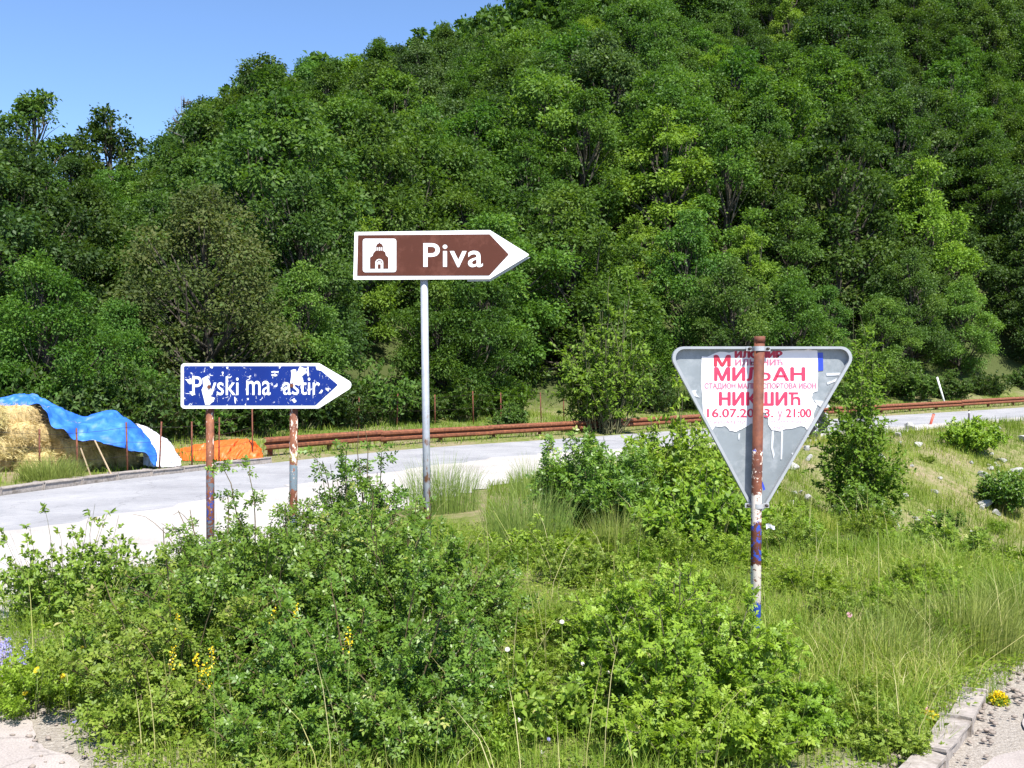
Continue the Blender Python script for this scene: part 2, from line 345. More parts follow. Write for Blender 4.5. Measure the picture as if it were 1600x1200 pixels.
M['kerb']=plain('kerb_concrete',(.3,.265,.24),.9,0,.3,24,.2,.6,dirt=((.15,.125,.1),7,.52))
M['pebble']=plain('pebble',(.24,.2,.17),.9,0,.35,30,.2)
M['rock']=plain('limestone',(.32,.31,.295),.9,0,.22,9,.2,.8,dirt=((.3,.29,.26),4,.6))

# ------------------------------------------------------------------ the road's far edge as a smooth path
CP=np.array([(-14.5,-14,0),(-12.6,-4,0),(-10.4,5,0),(-8.8,10.2,0),(-7.3,14.6,0),(-5.9,18.5,0),(-2.5,25,0),(1.09,29.2,.01),(6.56,35,.07),(12.0,39.8,.2),(16.6,43.2,.3),(23.8,48,.49),(33.75,54,.86),(50,62,1.5),(75,72,2.6),(105,82,4)])
def catmull(P,n=14):
    out=[]
    for i in range(len(P)-1):
        p0=P[max(0,i-1)];p1=P[i];p2=P[i+1];p3=P[min(len(P)-1,i+2)]
        for k in range(n):
            t=k/n; out.append(.5*((2*p1)+(-p0+p2)*t+(2*p0-5*p1+4*p2-p3)*t*t+(-p0+3*p1-3*p2+p3)*t**3))
    out.append(P[-1]); return np.array(out)
RP=catmull(CP); RT=nrm(np.gradient(RP[:,:2],axis=0)); RN=np.stack([RT[:,1],-RT[:,0]],1)    # RN points to the near side
def roff(o,i=None): return RP[:,:2]+RN*np.asarray(o).reshape(-1,1)
ROADW=5.9
def sstep(a,b,x): t=np.clip((x-a)/(b-a),0,1); return t*t*(3-2*t)

LEFTB=[(0.0,3.1),(-.9,3.45),(-1.84,4.22),(-2.62,5.3),(-3.4,6.5),(-3.9,7.5),(-3.6,8.3)]
nearroad=roff(ROADW+.15); nr=nearroad[(nearroad[:,1]>10.2)&(nearroad[:,0]>-3.3)]
RIGHTB=[(90,9),(9,7.4),(5,6.6),(3.3,6.0),(2.62,5.35),(2.25,4.85),(1.75,4.2),(.95,3.5)]
ISL=np.array(LEFTB+[tuple(p) for p in nr]+[(110,60)]+RIGHTB)
def inside_dist(x,y):
    """signed distance to the island outline, positive inside"""
    x=np.asarray(x,float);y=np.asarray(y,float); ins=np.zeros(x.shape,bool); dm=np.full(x.shape,1e9)
    n=len(ISL)
    for i in range(n):
        x1,y1=ISL[i];x2,y2=ISL[(i+1)%n]
        c=((y1>y)!=(y2>y))&(x<(x2-x1)*(y-y1)/((y2-y1) if y2!=y1 else 1e-9)+x1); ins^=c
        dx,dy=x2-x1,y2-y1; t=np.clip(((x-x1)*dx+(y-y1)*dy)/(dx*dx+dy*dy+1e-9),0,1)
        dm=np.minimum(dm,np.hypot(x-(x1+t*dx),y-(y1+t*dy)))
    return np.where(ins,dm,-dm)
def vnoise(x,y,s,seed=0):
    """cheap smooth value noise"""
    x=np.asarray(x,float)/s+seed*17.3;y=np.asarray(y,float)/s+seed*9.1
    xi=np.floor(x);yi=np.floor(y);fx=x-xi;fy=y-yi;fx=fx*fx*(3-2*fx);fy=fy*fy*(3-2*fy)
    def h(a,b): v=np.sin(a*127.1+b*311.7+seed*3.7)*43758.5453; return v-np.floor(v)
    return (h(xi,yi)*(1-fx)+h(xi+1,yi)*fx)*(1-fy)+(h(xi,yi+1)*(1-fx)+h(xi+1,yi+1)*fx)*fy
def road_q(x,y):
    x=np.atleast_1d(np.asarray(x,float)).ravel();y=np.atleast_1d(np.asarray(y,float)).ravel()
    o=np.empty(len(x));zr=np.empty(len(x))
    for a in range(0,len(x),20000):
        X=x[a:a+20000];Y=y[a:a+20000]
        d2=(X[:,None]-RP[None,:,0])**2+(Y[:,None]-RP[None,:,1])**2; k=d2.argmin(1)
        s=(X-RP[k,0])*RN[k,0]+(Y-RP[k,1])*RN[k,1]; o[a:a+20000]=np.sign(s+1e-9)*np.sqrt(d2[np.arange(len(k)),k]); zr[a:a+20000]=RP[k,2]
    return o,zr
CAPX=np.array([-90,-60,-42,-31,-26,-21,-13,-5,2,15,40,80]); CAPZ=np.array([9,11,11.8,12,16.4,20.6,23.6,29.6,36,47,58,62.])
QFX=np.array([-30,-8,0,8,30]); QFV=np.array([5.2,5.0,7.0,5.0,4.0])
def hz(x,y):
    shp=np.shape(x); x=np.atleast_1d(np.asarray(x,float)).ravel();y=np.atleast_1d(np.asarray(y,float)).ravel()
    o,zr=road_q(x,y); ins=inside_dist(x,y)
    wob=(vnoise(x,y,1.3,1)-.5)*.1+(vnoise(x,y,.45,2)-.5)*.05+(vnoise(x,y,5,3)-.5)*.25
    near=zr*(1-sstep(6,20,o))
    isl=sstep(0,1.6,ins)
    zi=near+isl*(.1+wob*.55)+sstep(.8,3,ins)*.1*np.exp(-((x+.3)**2/9+(y-6.8)**2/9))
    dip=3.1*sstep(2.6,8,x)*sstep(6.6,15.5,o)*sstep(7.2,14.5,y)
    zi=zi-dip+dip*.12*(vnoise(x,y,2.2,6)-.5)*2-.012*(1-sstep(0,.25,ins))
    q=-o; qf=np.interp(x,QFX,QFV); xe=np.where(x<0,x*85/np.maximum(y,24),x); cap=np.interp(xe,CAPX,CAPZ)
    t=np.maximum(0,(q-qf)/58.); t=np.where(t>1,1+.1*(t-1),t); lf=sstep(-18,-30,xe); ease=t*np.minimum(1,.6+t*2.2)*(1-lf)+lf*np.power(t,1.4)
    zf=zr-.03+.07*sstep(.15,.5,q)+np.minimum(q,qf)*.05*sstep(.3,2,q)+cap*ease+sstep(.4,1.5,q)*wob*.5+sstep(qf,qf+8,q)*(vnoise(x,y,9,5)-.5)*2.2
    z=np.where(o<0,zf,np.where(ins>-.3,zi,near-.012))
    return z.reshape(shp) if shp else float(z[0])
def ground_hit(px,py,d0=3.5,d1=140):
    """point of the ground seen at a pixel of the photograph"""
    d=np.concatenate([np.arange(d0,30,.05),np.arange(30,d1,.2)]); X=(px-800)/F*d; Z=CAM_H-(py-600)/F*d; g=hz(X,d)
    k=np.argmax(g>Z)
    return Vector((X[k],d[k],g[k]))

# ------------------------------------------------------------------ ground, roads, kerbs
def axis(segs):
    out=[]
    for a,b,st in segs: out.append(np.arange(a,b,st))
    return np.unique(np.round(np.concatenate(out+[[segs[-1][1]]]),4))
xs=axis([(-900,-120,120),(-120,-30,3),(-30,-10,.8),(-10,6,.2),(6,40,.6),(40,120,3),(120,900,120)])
ys=axis([(-300,-20,40),(-20,2,2),(2,14,.16),(14,50,.5),(50,130,2),(130,1500,150)])
GX,GY=np.meshgrid(xs,ys); GZ=hz(GX,GY)
V=np.stack([GX.ravel(),GY.ravel(),GZ.ravel()],1); nx=len(xs); i=(np.arange(len(ys)-1)[:,None]*nx+np.arange(nx-1)[None,:]).ravel()
me=mesh_np('ground',V,[np.stack([i,i+1,i+nx+1,i+nx],1)],None,True)
oo,_=road_q(GX.ravel(),GY.ravel()); wood=sstep(np.interp(GX.ravel(),QFX,QFV)-.5,np.interp(GX.ravel(),QFX,QFV)+1.5,-oo)
a=me.attributes.new('wood','FLOAT','POINT'); a.data.foreach_set('value',wood.astype(np.float32))
ig=inside_dist(GX.ravel(),GY.ravel()); soil=(1-sstep(.08,.55,ig))*(GY.ravel()<11)*(GX.ravel()>-6)*(GX.ravel()<12)
a=me.attributes.new('soil','FLOAT','POINT'); a.data.foreach_set('value',soil.astype(np.float32))
tag(obj('ground',me,M['ground']),kind='structure')

def strip(name,offs,zo,mat):
    """sheet along the road between offsets (arrays per path sample)"""
    rows=[np.column_stack([roff(o),RP[:,2]+zo]) for o in offs]; m=len(RP); k=len(rows)
    V=np.stack(rows,1).reshape(-1,3); i=(np.arange(m-1)[:,None]*k+np.arange(k-1)[None,:]).ravel()
    return tag(obj(name,mesh_np(name,V,[np.stack([i,i+1,i+k+1,i+k],1)],None,True),mat),kind='structure')
s=np.arange(len(RP))
strip('road',[0*s,2*s/s.clip(1),np.full(len(s),4.),ROADW+.12*np.sin(s*1.7)+.1*np.sin(s*4.1)],.006,M['asphalt'])
e0=np.interp(RP[:,1],[-20,10,14,24,34,60],[2.6,2.75,3.1,3.4,4.6,5.2])+.1*np.sin(s*1.3)+.08*np.sin(s*3.3+1)
strip('gravel_shoulder',[e0,(e0+ROADW)/2,ROADW+.28+.14*np.sin(s*2.3)],.011,M['dust'])
# side road round the nose of the island
lp=[np.array(p) for p in LEFTB]
out=[(p[0],p[1]) for p in LEFTB[::-1]]
poly=[(-3.4,8.9)]+out+[(.95,3.4),(1.4,3.55),(1.98,4.2),(2.6,5.05),(3.35,5.7),(5,6.3),(9,7.1),(60,8.2),(60,-14),(-8.9,-14),(-6.9,-4),(-4.6,5),(-3.75,7.6)]
pl=[]
for i in range(len(poly)):
    a_=np.array(poly[i]);b_=np.array(poly[(i+1)%len(poly)]); L=np.linalg.norm(b_-a_); m=max(1,int(L/.05)) if L<4 else 1
    for k in range(m): t=k/m; p_=a_*(1-t)+b_*t; n_=np.array([b_[1]-a_[1],a_[0]-b_[0]])/L; w_=(vnoise(p_[0],p_[1],.35,31)-.5)*.16+(vnoise(p_[0],p_[1],.1,32)-.5)*.05 if m>1 else 0.; p_=p_+n_*w_; pl.append((p_[0],p_[1]))
bm=bmesh.new(); vs=[bm.verts.new((p[0],p[1],.0)) for p in pl]; f=bm.faces.new(vs); bmesh.ops.triangulate(bm,faces=[f])
bmesh.ops.recalc_face_normals(bm,faces=bm.faces); me=bpy.data.meshes.new('side_road'); bm.to_mesh(me); bm.free()
tag(obj('side_road',me,M['apron']),kind='structure')

def stone(name,p0,p1,width,z0,z1,seed,parent,jit=.008):
    """one kerb stone between two points, with worn arrises"""
    r=random.Random(seed); p0=Vector(p0);p1=Vector(p1); d=(p1-p0); L=d.length; d.normalize(); n=Vector((d.y,-d.x,0))
    bm=bmesh.new(); bmesh.ops.create_cube(bm,size=1)
    for v in bm.verts:
        a=(v.co.x+.5);b=v.co.y;c=v.co.z+.5
        zz=(z0+(z1-z0)*c)
        v.co=p0+d*(a*(L-.012)+.006)+n*(b*width)+Vector((0,0,zz)); v.co+=Vector((r.gauss(0,jit),r.gauss(0,jit),r.gauss(0,jit)*.7))
    bmesh.ops.bevel(bm,geom=bm.edges[:],offset=.014,segments=2,affect='EDGES')
    bmesh.ops.subdivide_edges(bm,edges=[e for e in bm.edges if e.calc_length()>.12],cuts=4,use_grid_fill=True)
    for v in bm.verts: v.co+=Vector((r.gauss(0,.0009),r.gauss(0,.0009),r.gauss(0,.0009)))
    me=bpy.data.meshes.new(name); bm.to_mesh(me); bm.free()
    return obj(name,me,M['kerb'],parent)
kr=tag(bpy.data.objects.new('kerb',None),kind='structure'); C.objects.link(kr)
kp=[(1.12,3.5),(1.45,3.9),(1.78,4.32),(2.06,4.72),(2.33,5.16)]
for i in range(len(kp)-1): stone('kerb_stone',(*kp[i],0),(*kp[i+1],0),.085,-.1,.06-.012*(i==1),i,kr,.006)
# far kerb along the road's left edge
kf=tag(bpy.data.objects.new('kerb',None),kind='structure'); C.objects.link(kf)
arc=np.concatenate([[0],np.cumsum(np.linalg.norm(np.diff(RP[:,:2],axis=0),axis=1))])
def at_arc(t,o=0.):
    x=np.interp(t,arc,RP[:,0]);y=np.interp(t,arc,RP[:,1]);z=np.interp(t,arc,RP[:,2]);nx_=np.interp(t,arc,RN[:,0]);ny_=np.interp(t,arc,RN[:,1])
    return Vector((x+nx_*o,y+ny_*o,z))
def arc_at_px(px,o=0.):
    ts=np.linspace(arc[20],arc[-1],3000); X_=np.interp(ts,arc,RP[:,0])+np.interp(ts,arc,RN[:,0])*o; Y_=np.interp(ts,arc,RP[:,1])+np.interp(ts,arc,RN[:,1])*o; u=800+F*X_/np.maximum(Y_,.1); ok=Y_>6
    return ts[ok][np.argmin(np.abs(u[ok]-px))]
t0=arc_at_px(-160); t1=arc_at_px(425); n=int((t1-t0)/.8)
for i in range(n):
    a_=t0+(t1-t0)*i/n; b_=t0+(t1-t0)*(i+1)/n
    pa=at_arc(a_,-.1);pb=at_arc(b_,-.1); stone('kerb_stone',(pa.x,pa.y,0),(pb.x,pb.y,0),.16,-.1,.105+random.uniform(-.012,.012),100+i,kf)

# ------------------------------------------------------------------ direction signs
def rounded(pts,rad,n=6):
    """2D polygon with rounded corners"""
    out=[];m=len(pts)
    for i in range(m):
        p=np.array(pts[i],float);a=np.array(pts[i-1],float);b=np.array(pts[(i+1)%m],float); r=rad[i] if hasattr(rad,'__len__') else rad
        if r<=0: out.append(tuple(p)); continue
        u=(a-p)/np.linalg.norm(a-p);v=(b-p)/np.linalg.norm(b-p); ang=math.acos(np.clip(u@v,-1,1)); t=r/math.tan(ang/2)
        c=p+nrm(u+v)*r/math.sin(ang/2); s=p+u*t;e=p+v*t; a0=math.atan2(*(s-c)[::-1]);a1=math.atan2(*(e-c)[::-1])
        while a1-a0>math.pi:a1-=2*math.pi
        while a1-a0<-math.pi:a1+=2*math.pi
        for k in range(n+1): q=a0+(a1-a0)*k/n; out.append((c[0]+r*math.cos(q),c[1]+r*math.sin(q)))
    return out
def plate(name,pts,y0,y1,mat,parent,off,fn=None):
    """flat plate in the XZ plane from y0 (front) to y1"""
    bm=bmesh.new(); A=[bm.verts.new((p[0],y0,p[1])) for p in pts]; f=bm.faces.new(A)
    r=bmesh.ops.extrude_face_region(bm,geom=[f]); 
    for v in r['geom']:
        if isinstance(v,bmesh.types.BMVert): v.co.y=y1
    bmesh.ops.triangulate(bm,faces=[f for f in bm.faces if len(f.verts)>4]); bmesh.ops.recalc_face_normals(bm,faces=bm.faces)
    if fn:
        for v in bm.verts: v.co=fn(v.co)
    me=bpy.data.meshes.new(name); bm.to_mesh(me); bm.free(); return obj(name,me,mat,parent,off)
def lettering(name,text,box,y,mat,parent,off,bold=.0,spacing=1.0,thick=0.):
    """text fitted to box=(x0,z0,x1,z1) in the XZ plane, facing -Y"""
    cu=bpy.data.curves.new('t','FONT'); cu.body=text; cu.size=1; cu.offset=bold; cu.space_character=spacing; cu.fill_mode='FRONT'; cu.extrude=.0; cu.resolution_u=4
    o=bpy.data.objects.new('t',cu); C.objects.link(o); dg=bpy.context.evaluated_depsgraph_get(); me=bpy.data.meshes.new_from_object(o.evaluated_get(dg))
    bpy.data.objects.remove(o); n=len(me.vertices); co=np.empty(n*3); me.vertices.foreach_get('co',co); co=co.reshape(-1,3)
    mn=co.min(0);mx=co.max(0); x0,z0,x1,z1=box
    V=np.stack([x0+(co[:,0]-mn[0])/(mx[0]-mn[0])*(x1-x0),np.full(n,y),z0+(co[:,1]-mn[1])/(mx[1]-mn[1])*(z1-z0)],1)
    me.vertices.foreach_set('co',V.ravel()); me.update(); me.name=name; me.materials.clear()
    if thick>0:                                   # heavier strokes: the outline repeated a little to each side
        bm=bmesh.new()
        for q,(dx,dz) in enumerate(((-1,0),(1,0),(0,-.6),(0,.6),(-.5,0),(.5,0),(0,0))):
            m2=me.copy(); m2.transform(Matrix.Translation((dx*thick,-.00004*q,dz*thick))); bm.from_mesh(m2); bpy.data.meshes.remove(m2)
        bm.to_mesh(me); bm.free()
    return obj(name,me,mat,parent,off)
def pipe(name,pts,rad,mat,parent,off,n=16):
    a=Acc(); a.tube(pts,rad,n); return obj(name,a.mesh(name,True),mat,parent,off)
def pxz(d):
    return lambda px,py:((px-800)/F*d,CAM_H-(py-600)/F*d)
def boxm(name,c,sx,sy,sz,mat,parent,off,bev=.004):
    bm=bmesh.new(); bmesh.ops.create_cube(bm,size=1)
    for v in bm.verts: v.co=Vector((v.co.x*sx,v.co.y*sy,v.co.z*sz))+Vector(c)
    if bev: bmesh.ops.bevel(bm,geom=bm.edges[:],offset=bev,segments=2,affect='EDGES')
    me=bpy.data.meshes.new(name); bm.to_mesh(me); bm.free(); return obj(name,me,mat,parent,off)

# brown monastery sign
D=7.5; S=pxz(D); bx,_=S(666,840); bz=hz(bx,D)
R=empty('direction_sign',(bx,D,bz),'brown arrow sign reading Piva with a white church symbol on a tall grey pole','road sign'); off=R.location.copy()
tx,tz=S(661,434)
pipe('post',[(bx+.012,D+.05,bz-.3),(tx,D+.05,tz+.3)],.0275,M['galv'],R,off)
pan=plate('panel',[S(*p) for p in rounded([(552,437),(554,362.5),(765.5,359.5),(827.5,398),(765,436)],[1.2,1.2,2,1.5,2])],D,D+.022,M['sign_white'],R,off)
plate('back_panel',[S(*p) for p in [(730,439.2),(730,432),(796,418),(818,402),(829,401),(797,421),(766,438.6)]],D+.026,D+.034,M['sign_rim'],R,off)
fld=plate('brown_field',[S(*p) for p in rounded([(558,431),(559.5,367.5),(765,366),(795,397.5),(764.5,430.5)],[1,1,1,1,1])],D-.002,D,M['sign_brown'],pan,off)
lettering('lettering','Piva',(*S(661.5,417.5),*S(754.5,380)),D-.0035,M['sign_white'],pan,off,.009,1.06)
plate('symbol_square',[S(*p) for p in rounded([(567,425.5),(567,373),(619.3,373),(619.3,425.3)],4)],D-.004,D-.002,M['sign_white'],pan,off)
def K(x,y): return S(500+x/4,320+y/4)
def arcpts(cx,cy,r,a0,a1,n=10): return [(cx+r*math.cos(math.radians(a0+(a1-a0)*k/n)),cy-r*math.sin(math.radians(a0+(a1-a0)*k/n))) for k in range(n+1)]
ch=[(313,400),(313,330),(330,318),(332,306),(345,290),(352,287),(392,287),(402,291),(410,298),(412,315),(428,330),(428,400),(396,400),(396,362)]+arcpts(371,362,25,0,180)+[(346,400)]
plate('church_symbol',[K(*p) for p in ch],D-.0055,D-.004,M['sign_brown'],pan,off)
plate('church_symbol',[K(*p) for p in [(362,400),(362,372),(380,372),(380,400)]],D-.0055,D-.004,M['sign_brown'],pan,off)
plate('church_symbol',[K(*p) for p in arcpts(371,362,17,-10,190)+arcpts(371,362,12,190,-10)],D-.0055,D-.004,M['sign_brown'],pan,off)
plate('church_symbol',[K(*p) for p in [(350,262)]+arcpts(372.5,262,21,180,0)[1:-1]+[(395,262),(395,264),(350,264)]],D-.0055,D-.004,M['sign_brown'],pan,off)
for x in (353,362.5,378,388): plate('church_symbol',[K(*p) for p in [(x,287),(x,264),(x+5,264),(x+5,287)]],D-.0055,D-.004,M['sign_brown'],pan,off)
plate('church_symbol',[K(*p) for p in [(371.5,243),(371.5,239),(368,239),(368,237.5),(371.5,237.5),(371.5,233),(374,233),(374,237.5),(377.5,237.5),(377.5,239),(374,239),(374,243)]],D-.0055,D-.004,M['sign_brown'],pan,off)
for py in (376,424): boxm('bracket',(tx,D+.045,S(0,py)[1]),.2,.045,.03,M['clamp'],R,off)

# blue sign on two peeling posts
D=7.8; S=pxz(D); bx=S(390,700)[0]; bz=hz(bx,D)
R=empty('direction_sign',(bx,D,bz),'blue arrow sign with flaking paint reading Pivski manastir on two rusty posts','road sign'); off=R.location.copy()
pan=plate('panel',[S(*p) for p in rounded([(282.4,638.4),(282.6,567.6),(498,567.4),(556,601.5),(498,638.2)],[6,6,6,8,6])],D,D+.02,M['sign_white'],R,off)
plate('blue_field',[S(*p) for p in rounded([(287.4,633.4),(287.4,572),(493,572),(528,601.3),(493,633.4)],[2,2,1,1,1])],D-.002,D,M['sign_blue'],pan,off)
def K5(x,y): return S(260+x/5,540+y/5)
lettering('lettering','Pivski',(*K5(203,388),*K5(565,240)),D-.0035,M['sign_white'],pan,off,.006)
lettering('lettering','ma',(*K5(625,388),*K5(815,275)),D-.0035,M['sign_white'],pan,off,.006)
lettering('lettering','astir',(*K5(912,385),*K5(1200,250)),D-.0035,M['sign_white'],pan,off,.006)
rr=random.Random(3)
def ragged(pts,j=5,sub=3):
    o=[]
    for i in range(len(pts)):
        a=pts[i];b=pts[(i+1)%len(pts)]
        for k in range(sub): t=k/sub; o.append((a[0]+(b[0]-a[0])*t+rr.uniform(-j,j),a[1]+(b[1]-a[1])*t+rr.uniform(-j,j)))
    return o
flakes=[[(282,255),(320,238),(345,300),(328,345),(350,402),(380,405),(368,440),(330,466),(305,462),(288,400),(274,345),(292,318)],
 [(974,192),(1010,187),(1020,215),(1045,162),(1095,177),(1085,215),(1060,240),(1072,298),(1040,312),(990,290),(968,298),(977,240)],
 [(980,425),(1000,412),(1016,436),(1000,450)],[(180,362),(215,350),(228,385),(200,388)],[(1165,165),(1195,165),(1205,195),(1180,190)],[(820,200),(880,198),(876,210),(825,212)],[(820,225),(866,228),(862,240),(826,238)],
 [(145,262),(175,265),(195,250),(200,300),(180,300),(165,280)],[(435,208),(447,206),(445,236),(436,236)],[(1098,165),(1113,165),(1113,240),(1101,236)],[(530,400),(540,402),(545,452),(538,455)],[(1210,345),(1225,350),(1215,370),(1190,372)],[(1245,330),(1275,335),(1268,355),(1250,350)],[(340,160),(365,160),(362,178),(345,175)],[(468,165),(485,165),(482,182),(470,180)]]
for fk in flakes: plate('peeled_patch',[K5(*p) for p in ragged(fk,3.2)],D-.0046,D-.0022,M['sign_white'],pan,off)
for (x,y) in ((335,322),(980,312)): plate('bolt_head',[K5(*p) for p in arcpts(x,y,15,0,330,9)],D-.009,D-.0046,M['rust'],pan,off)
for k,(px,pb) in enumerate(((324.5,326),(457,455))):
    x0=S(pb,850)[0];x1=S(px,640)[0]; pipe('post',[(x0,D+.055,hz(x0,D)-.3),(x1,D+.055,S(0,572)[1])],.031,M['post_blue_a' if k==0 else 'post_blue_b'],R,off)

# triangular sign seen from behind, with a torn poster
D=5.3; S=pxz(D); bx=S(1176,1000)[0]; bz=hz(bx,D)
R=empty('triangular_sign',(bx,D,bz),'grey back of a triangular sign on rusty post with torn red and white poster','road sign'); off=R.location.copy()
def K3(x,y): return S(1020+x/3.529,500+y/3.529)
tri=[(62,147),(1136,147),(572,1105)]
outer=rounded(tri,[62,62,50],8); inner=rounded([(88,161),(1110,161),(573,1076)],[50,50,38],8)
pan=plate('panel',[K3(*p) for p in outer],D+.002,D+.006,M['sign_back'],R,off)
# folded rim towards the camera
n=len(outer); a=Acc(); ov=[K3(*p) for p in outer]; iv=[K3(*p) for p in inner]
V=[(p[0],D+.0015,p[1]) for p in ov]+[(p[0],D-.03,p[1]) for p in ov]+[(p[0],D-.03,p[1]) for p in iv]+[(p[0],D+.0015,p[1]) for p in iv]
Q=[]
for b in range(3):
    for i in range(n): Q.append((b*n+i,b*n+(i+1)%n,(b+1)*n+(i+1)%n,(b+1)*n+i))
obj('rim',pyd('rim',V,Q),M['sign_rim'],R,off)
px0,pz0=S(1183,527.5); yp=D-.052
pipe('post',[(bx,yp+.01,bz-.3),(S(1178,790)[0],yp,S(0,790)[1]),(px0,yp,pz0)],.0268,M['post_tri'],R,off,20)
pipe('post_cap',[(px0,yp,pz0-.03),(px0,yp,pz0+.004)],.0285,M['rust'],R,off,20)
for cx,cy,wd in ((573,160,.052),(566,1018,.05)):
    x,z=K3(cx,cy); a=Acc(); ring=[]
    for k in range(13):
        q=math.pi*k/12; ring.append((x-math.cos(q)*.031,yp-math.sin(q)*.031))
    ring=[(x-.062,yp+.016)]+[(x-.031,yp+.016)]+ring+[(x+.031,yp+.016),(x+.062,yp+.016)]
    hh=.012; V=[(p[0],p[1],z-hh) for p in ring]+[(p[0],p[1],z+hh) for p in ring]; m=len(ring)
    cl=obj('clamp',pyd('clamp',V,[(i,i+1,m+i+1,m+i) for i in range(m-1)]),M['clamp'],R,off); md=cl.modifiers.new('solid','SOLIDIFY'); md.thickness=.003
    for sd in (-1,1): 
        a=Acc(); a.tube([(x+sd*.047,yp+.02,z),(x+sd*.047,yp-.006,z)],.008,6); obj('bolt',a.mesh('bolt'),M['dark_metal'],cl,off)
# poster
post_pts=[(270,200),(300,205),(335,185),(370,175),(420,182),(455,172),(700,170),(800,168),(860,163),(905,166),(911,240),(909,395),(880,400),(875,430),(905,470),(890,505),(885,545),(872,575),(872,600),(850,612),(840,590),(800,585),(770,600),(735,600),(700,612),(655,607),(640,580),(636,545),(622,510),(600,512),(585,560),(540,575),(515,590),(490,605),(460,618),(425,612),(400,585),(345,588),(325,612),(308,600),(300,560),(280,520),(274,480),(268,350)]
po=plate('poster',[K3(*p) for p in ragged(post_pts,3,2)],D-.0012,D+.0015,M['paper'],R,off)
def ptext(t,x0,y0,x1,y1,m,b=.02,sp=1.): lettering('lettering',t,(*K3(x0,y1),*K3(x1,y0)),D-.0022,M[m],po,off,0,sp,b*.15)
SOFT=[(0,0),(0,1),(.3,1),(.3,.62),(.62,.62),(.86,.56),(1,.42),(1,.22),(.86,.06),(.62,0),(.302,0),(.302,.15),(.58,.15),(.7,.23),(.7,.39),(.58,.47),(.302,.47),(.3,.47),(.3,0)]
def glyph(x0,y0,x1,y1,m,g=None):                # letters drawn by hand: tshe, or the given outline
    g=g or [(0,1),(0,.83),(.2,.83),(.2,0),(.42,0),(.42,.42),(.5,.5),(.62,.5),(.74,.45),(.78,.35),(.78,0),(1,0),(1,.4),(.94,.56),(.8,.66),(.6,.67),(.5,.64),(.42,.58),(.42,.83),(.8,.83),(.8,1)]
    plate('lettering',[K3(x0+(x1-x0)*a_,y1+(y0-y1)*b_) for a_,b_ in g],D-.0024,D-.0016,M[m],po,off)
ptext('М',340,195,425,255,'ink_dark',.03); ptext('ИЛОМИР',455,172,710,208,'ink_dark',.03); ptext('ИЛЬАНИ',455,217,676,250,'ink_pale',.014); glyph(680,217,716,250,'ink_pale')
ptext('МИЛ',342,262,588,334,'ink_red',.03); glyph(592,262,650,334,'ink_red',SOFT); ptext('АН',664,262,836,334,'ink_red',.03); ptext('СТАДИОН МАЛИХ СПОРТОВА ИБОН',286,348,898,384,'ink_pale',.01)
ptext('НИКШИ',368,398,738,470,'ink_red',.03); glyph(748,398,814,470,'ink_red'); ptext('16.07.20',300,490,556,536,'ink_red',.012); ptext('13.',588,490,662,536,'ink_red',.012); ptext('у',690,503,712,550,'ink_pale',.006); ptext('21:00',735,490,872,536,'ink_red',.012)
ptext('ПРИЈАТЕЛИ',315,556,510,572,'ink_pale',0); ptext('НА ДАН КОНЦЕРТА',650,553,850,570,'ink_pale',0); ptext('КАРТЕ',668,585,735,600,'ink_pale',0)
plate('tape',[K3(*p) for p in [(908,180),(938,180),(940,278),(912,282)]],D-.001,D+.0015,M['blue_tape'],R,off)
plate('tape',[K3(*p) for p in [(588,892),(596,888),(610,930),(598,936)]],D-.0405,D-.039,M['blue_tape'],R,off)
for sc in [[(195,395),(240,385),(235,400),(258,430),(225,415),(210,425)],[(955,293),(1040,291),(1040,305),(957,308)],[(960,345),(1015,322),(1018,335),(962,356)],[(890,440),(960,452),(978,480),(940,488),(905,465)],[(655,612),(668,612),(664,700),(674,742),(664,765),(652,705)],[(706,610),(718,610),(713,768),(703,770)],[(765,735),(785,728),(790,742),(768,746)],[(470,625),(480,625),(477,660),(470,660)]]:
    plate('paper_scrap',[K3(*p) for p in ragged(sc,2,2)],D-.001,D+.0015,M['adhesive'],R,off)
# crumpled scrap stuck to the post
x,z=K3(605,1130); a=Acc()
g=np.array([[(u,v) for u in np.linspace(0,.045,5)] for v in np.linspace(-.012,.014,4)]).reshape(-1,2)
Vv=np.stack([x+g[:,0],yp-.024+.008*np.sin(g[:,0]*160+g[:,1]*90),z+g[:,1]*(1-g[:,0]*8)+.006*np.sin(g[:,0]*120)],1)
i=(np.arange(3)[:,None]*5+np.arange(4)[None,:]).ravel(); a.add(Vv,np.stack([i,i+1,i+6,i+5],1)); obj('paper_scrap',a.mesh('paper_scrap'),M['adhesive'],R,off)

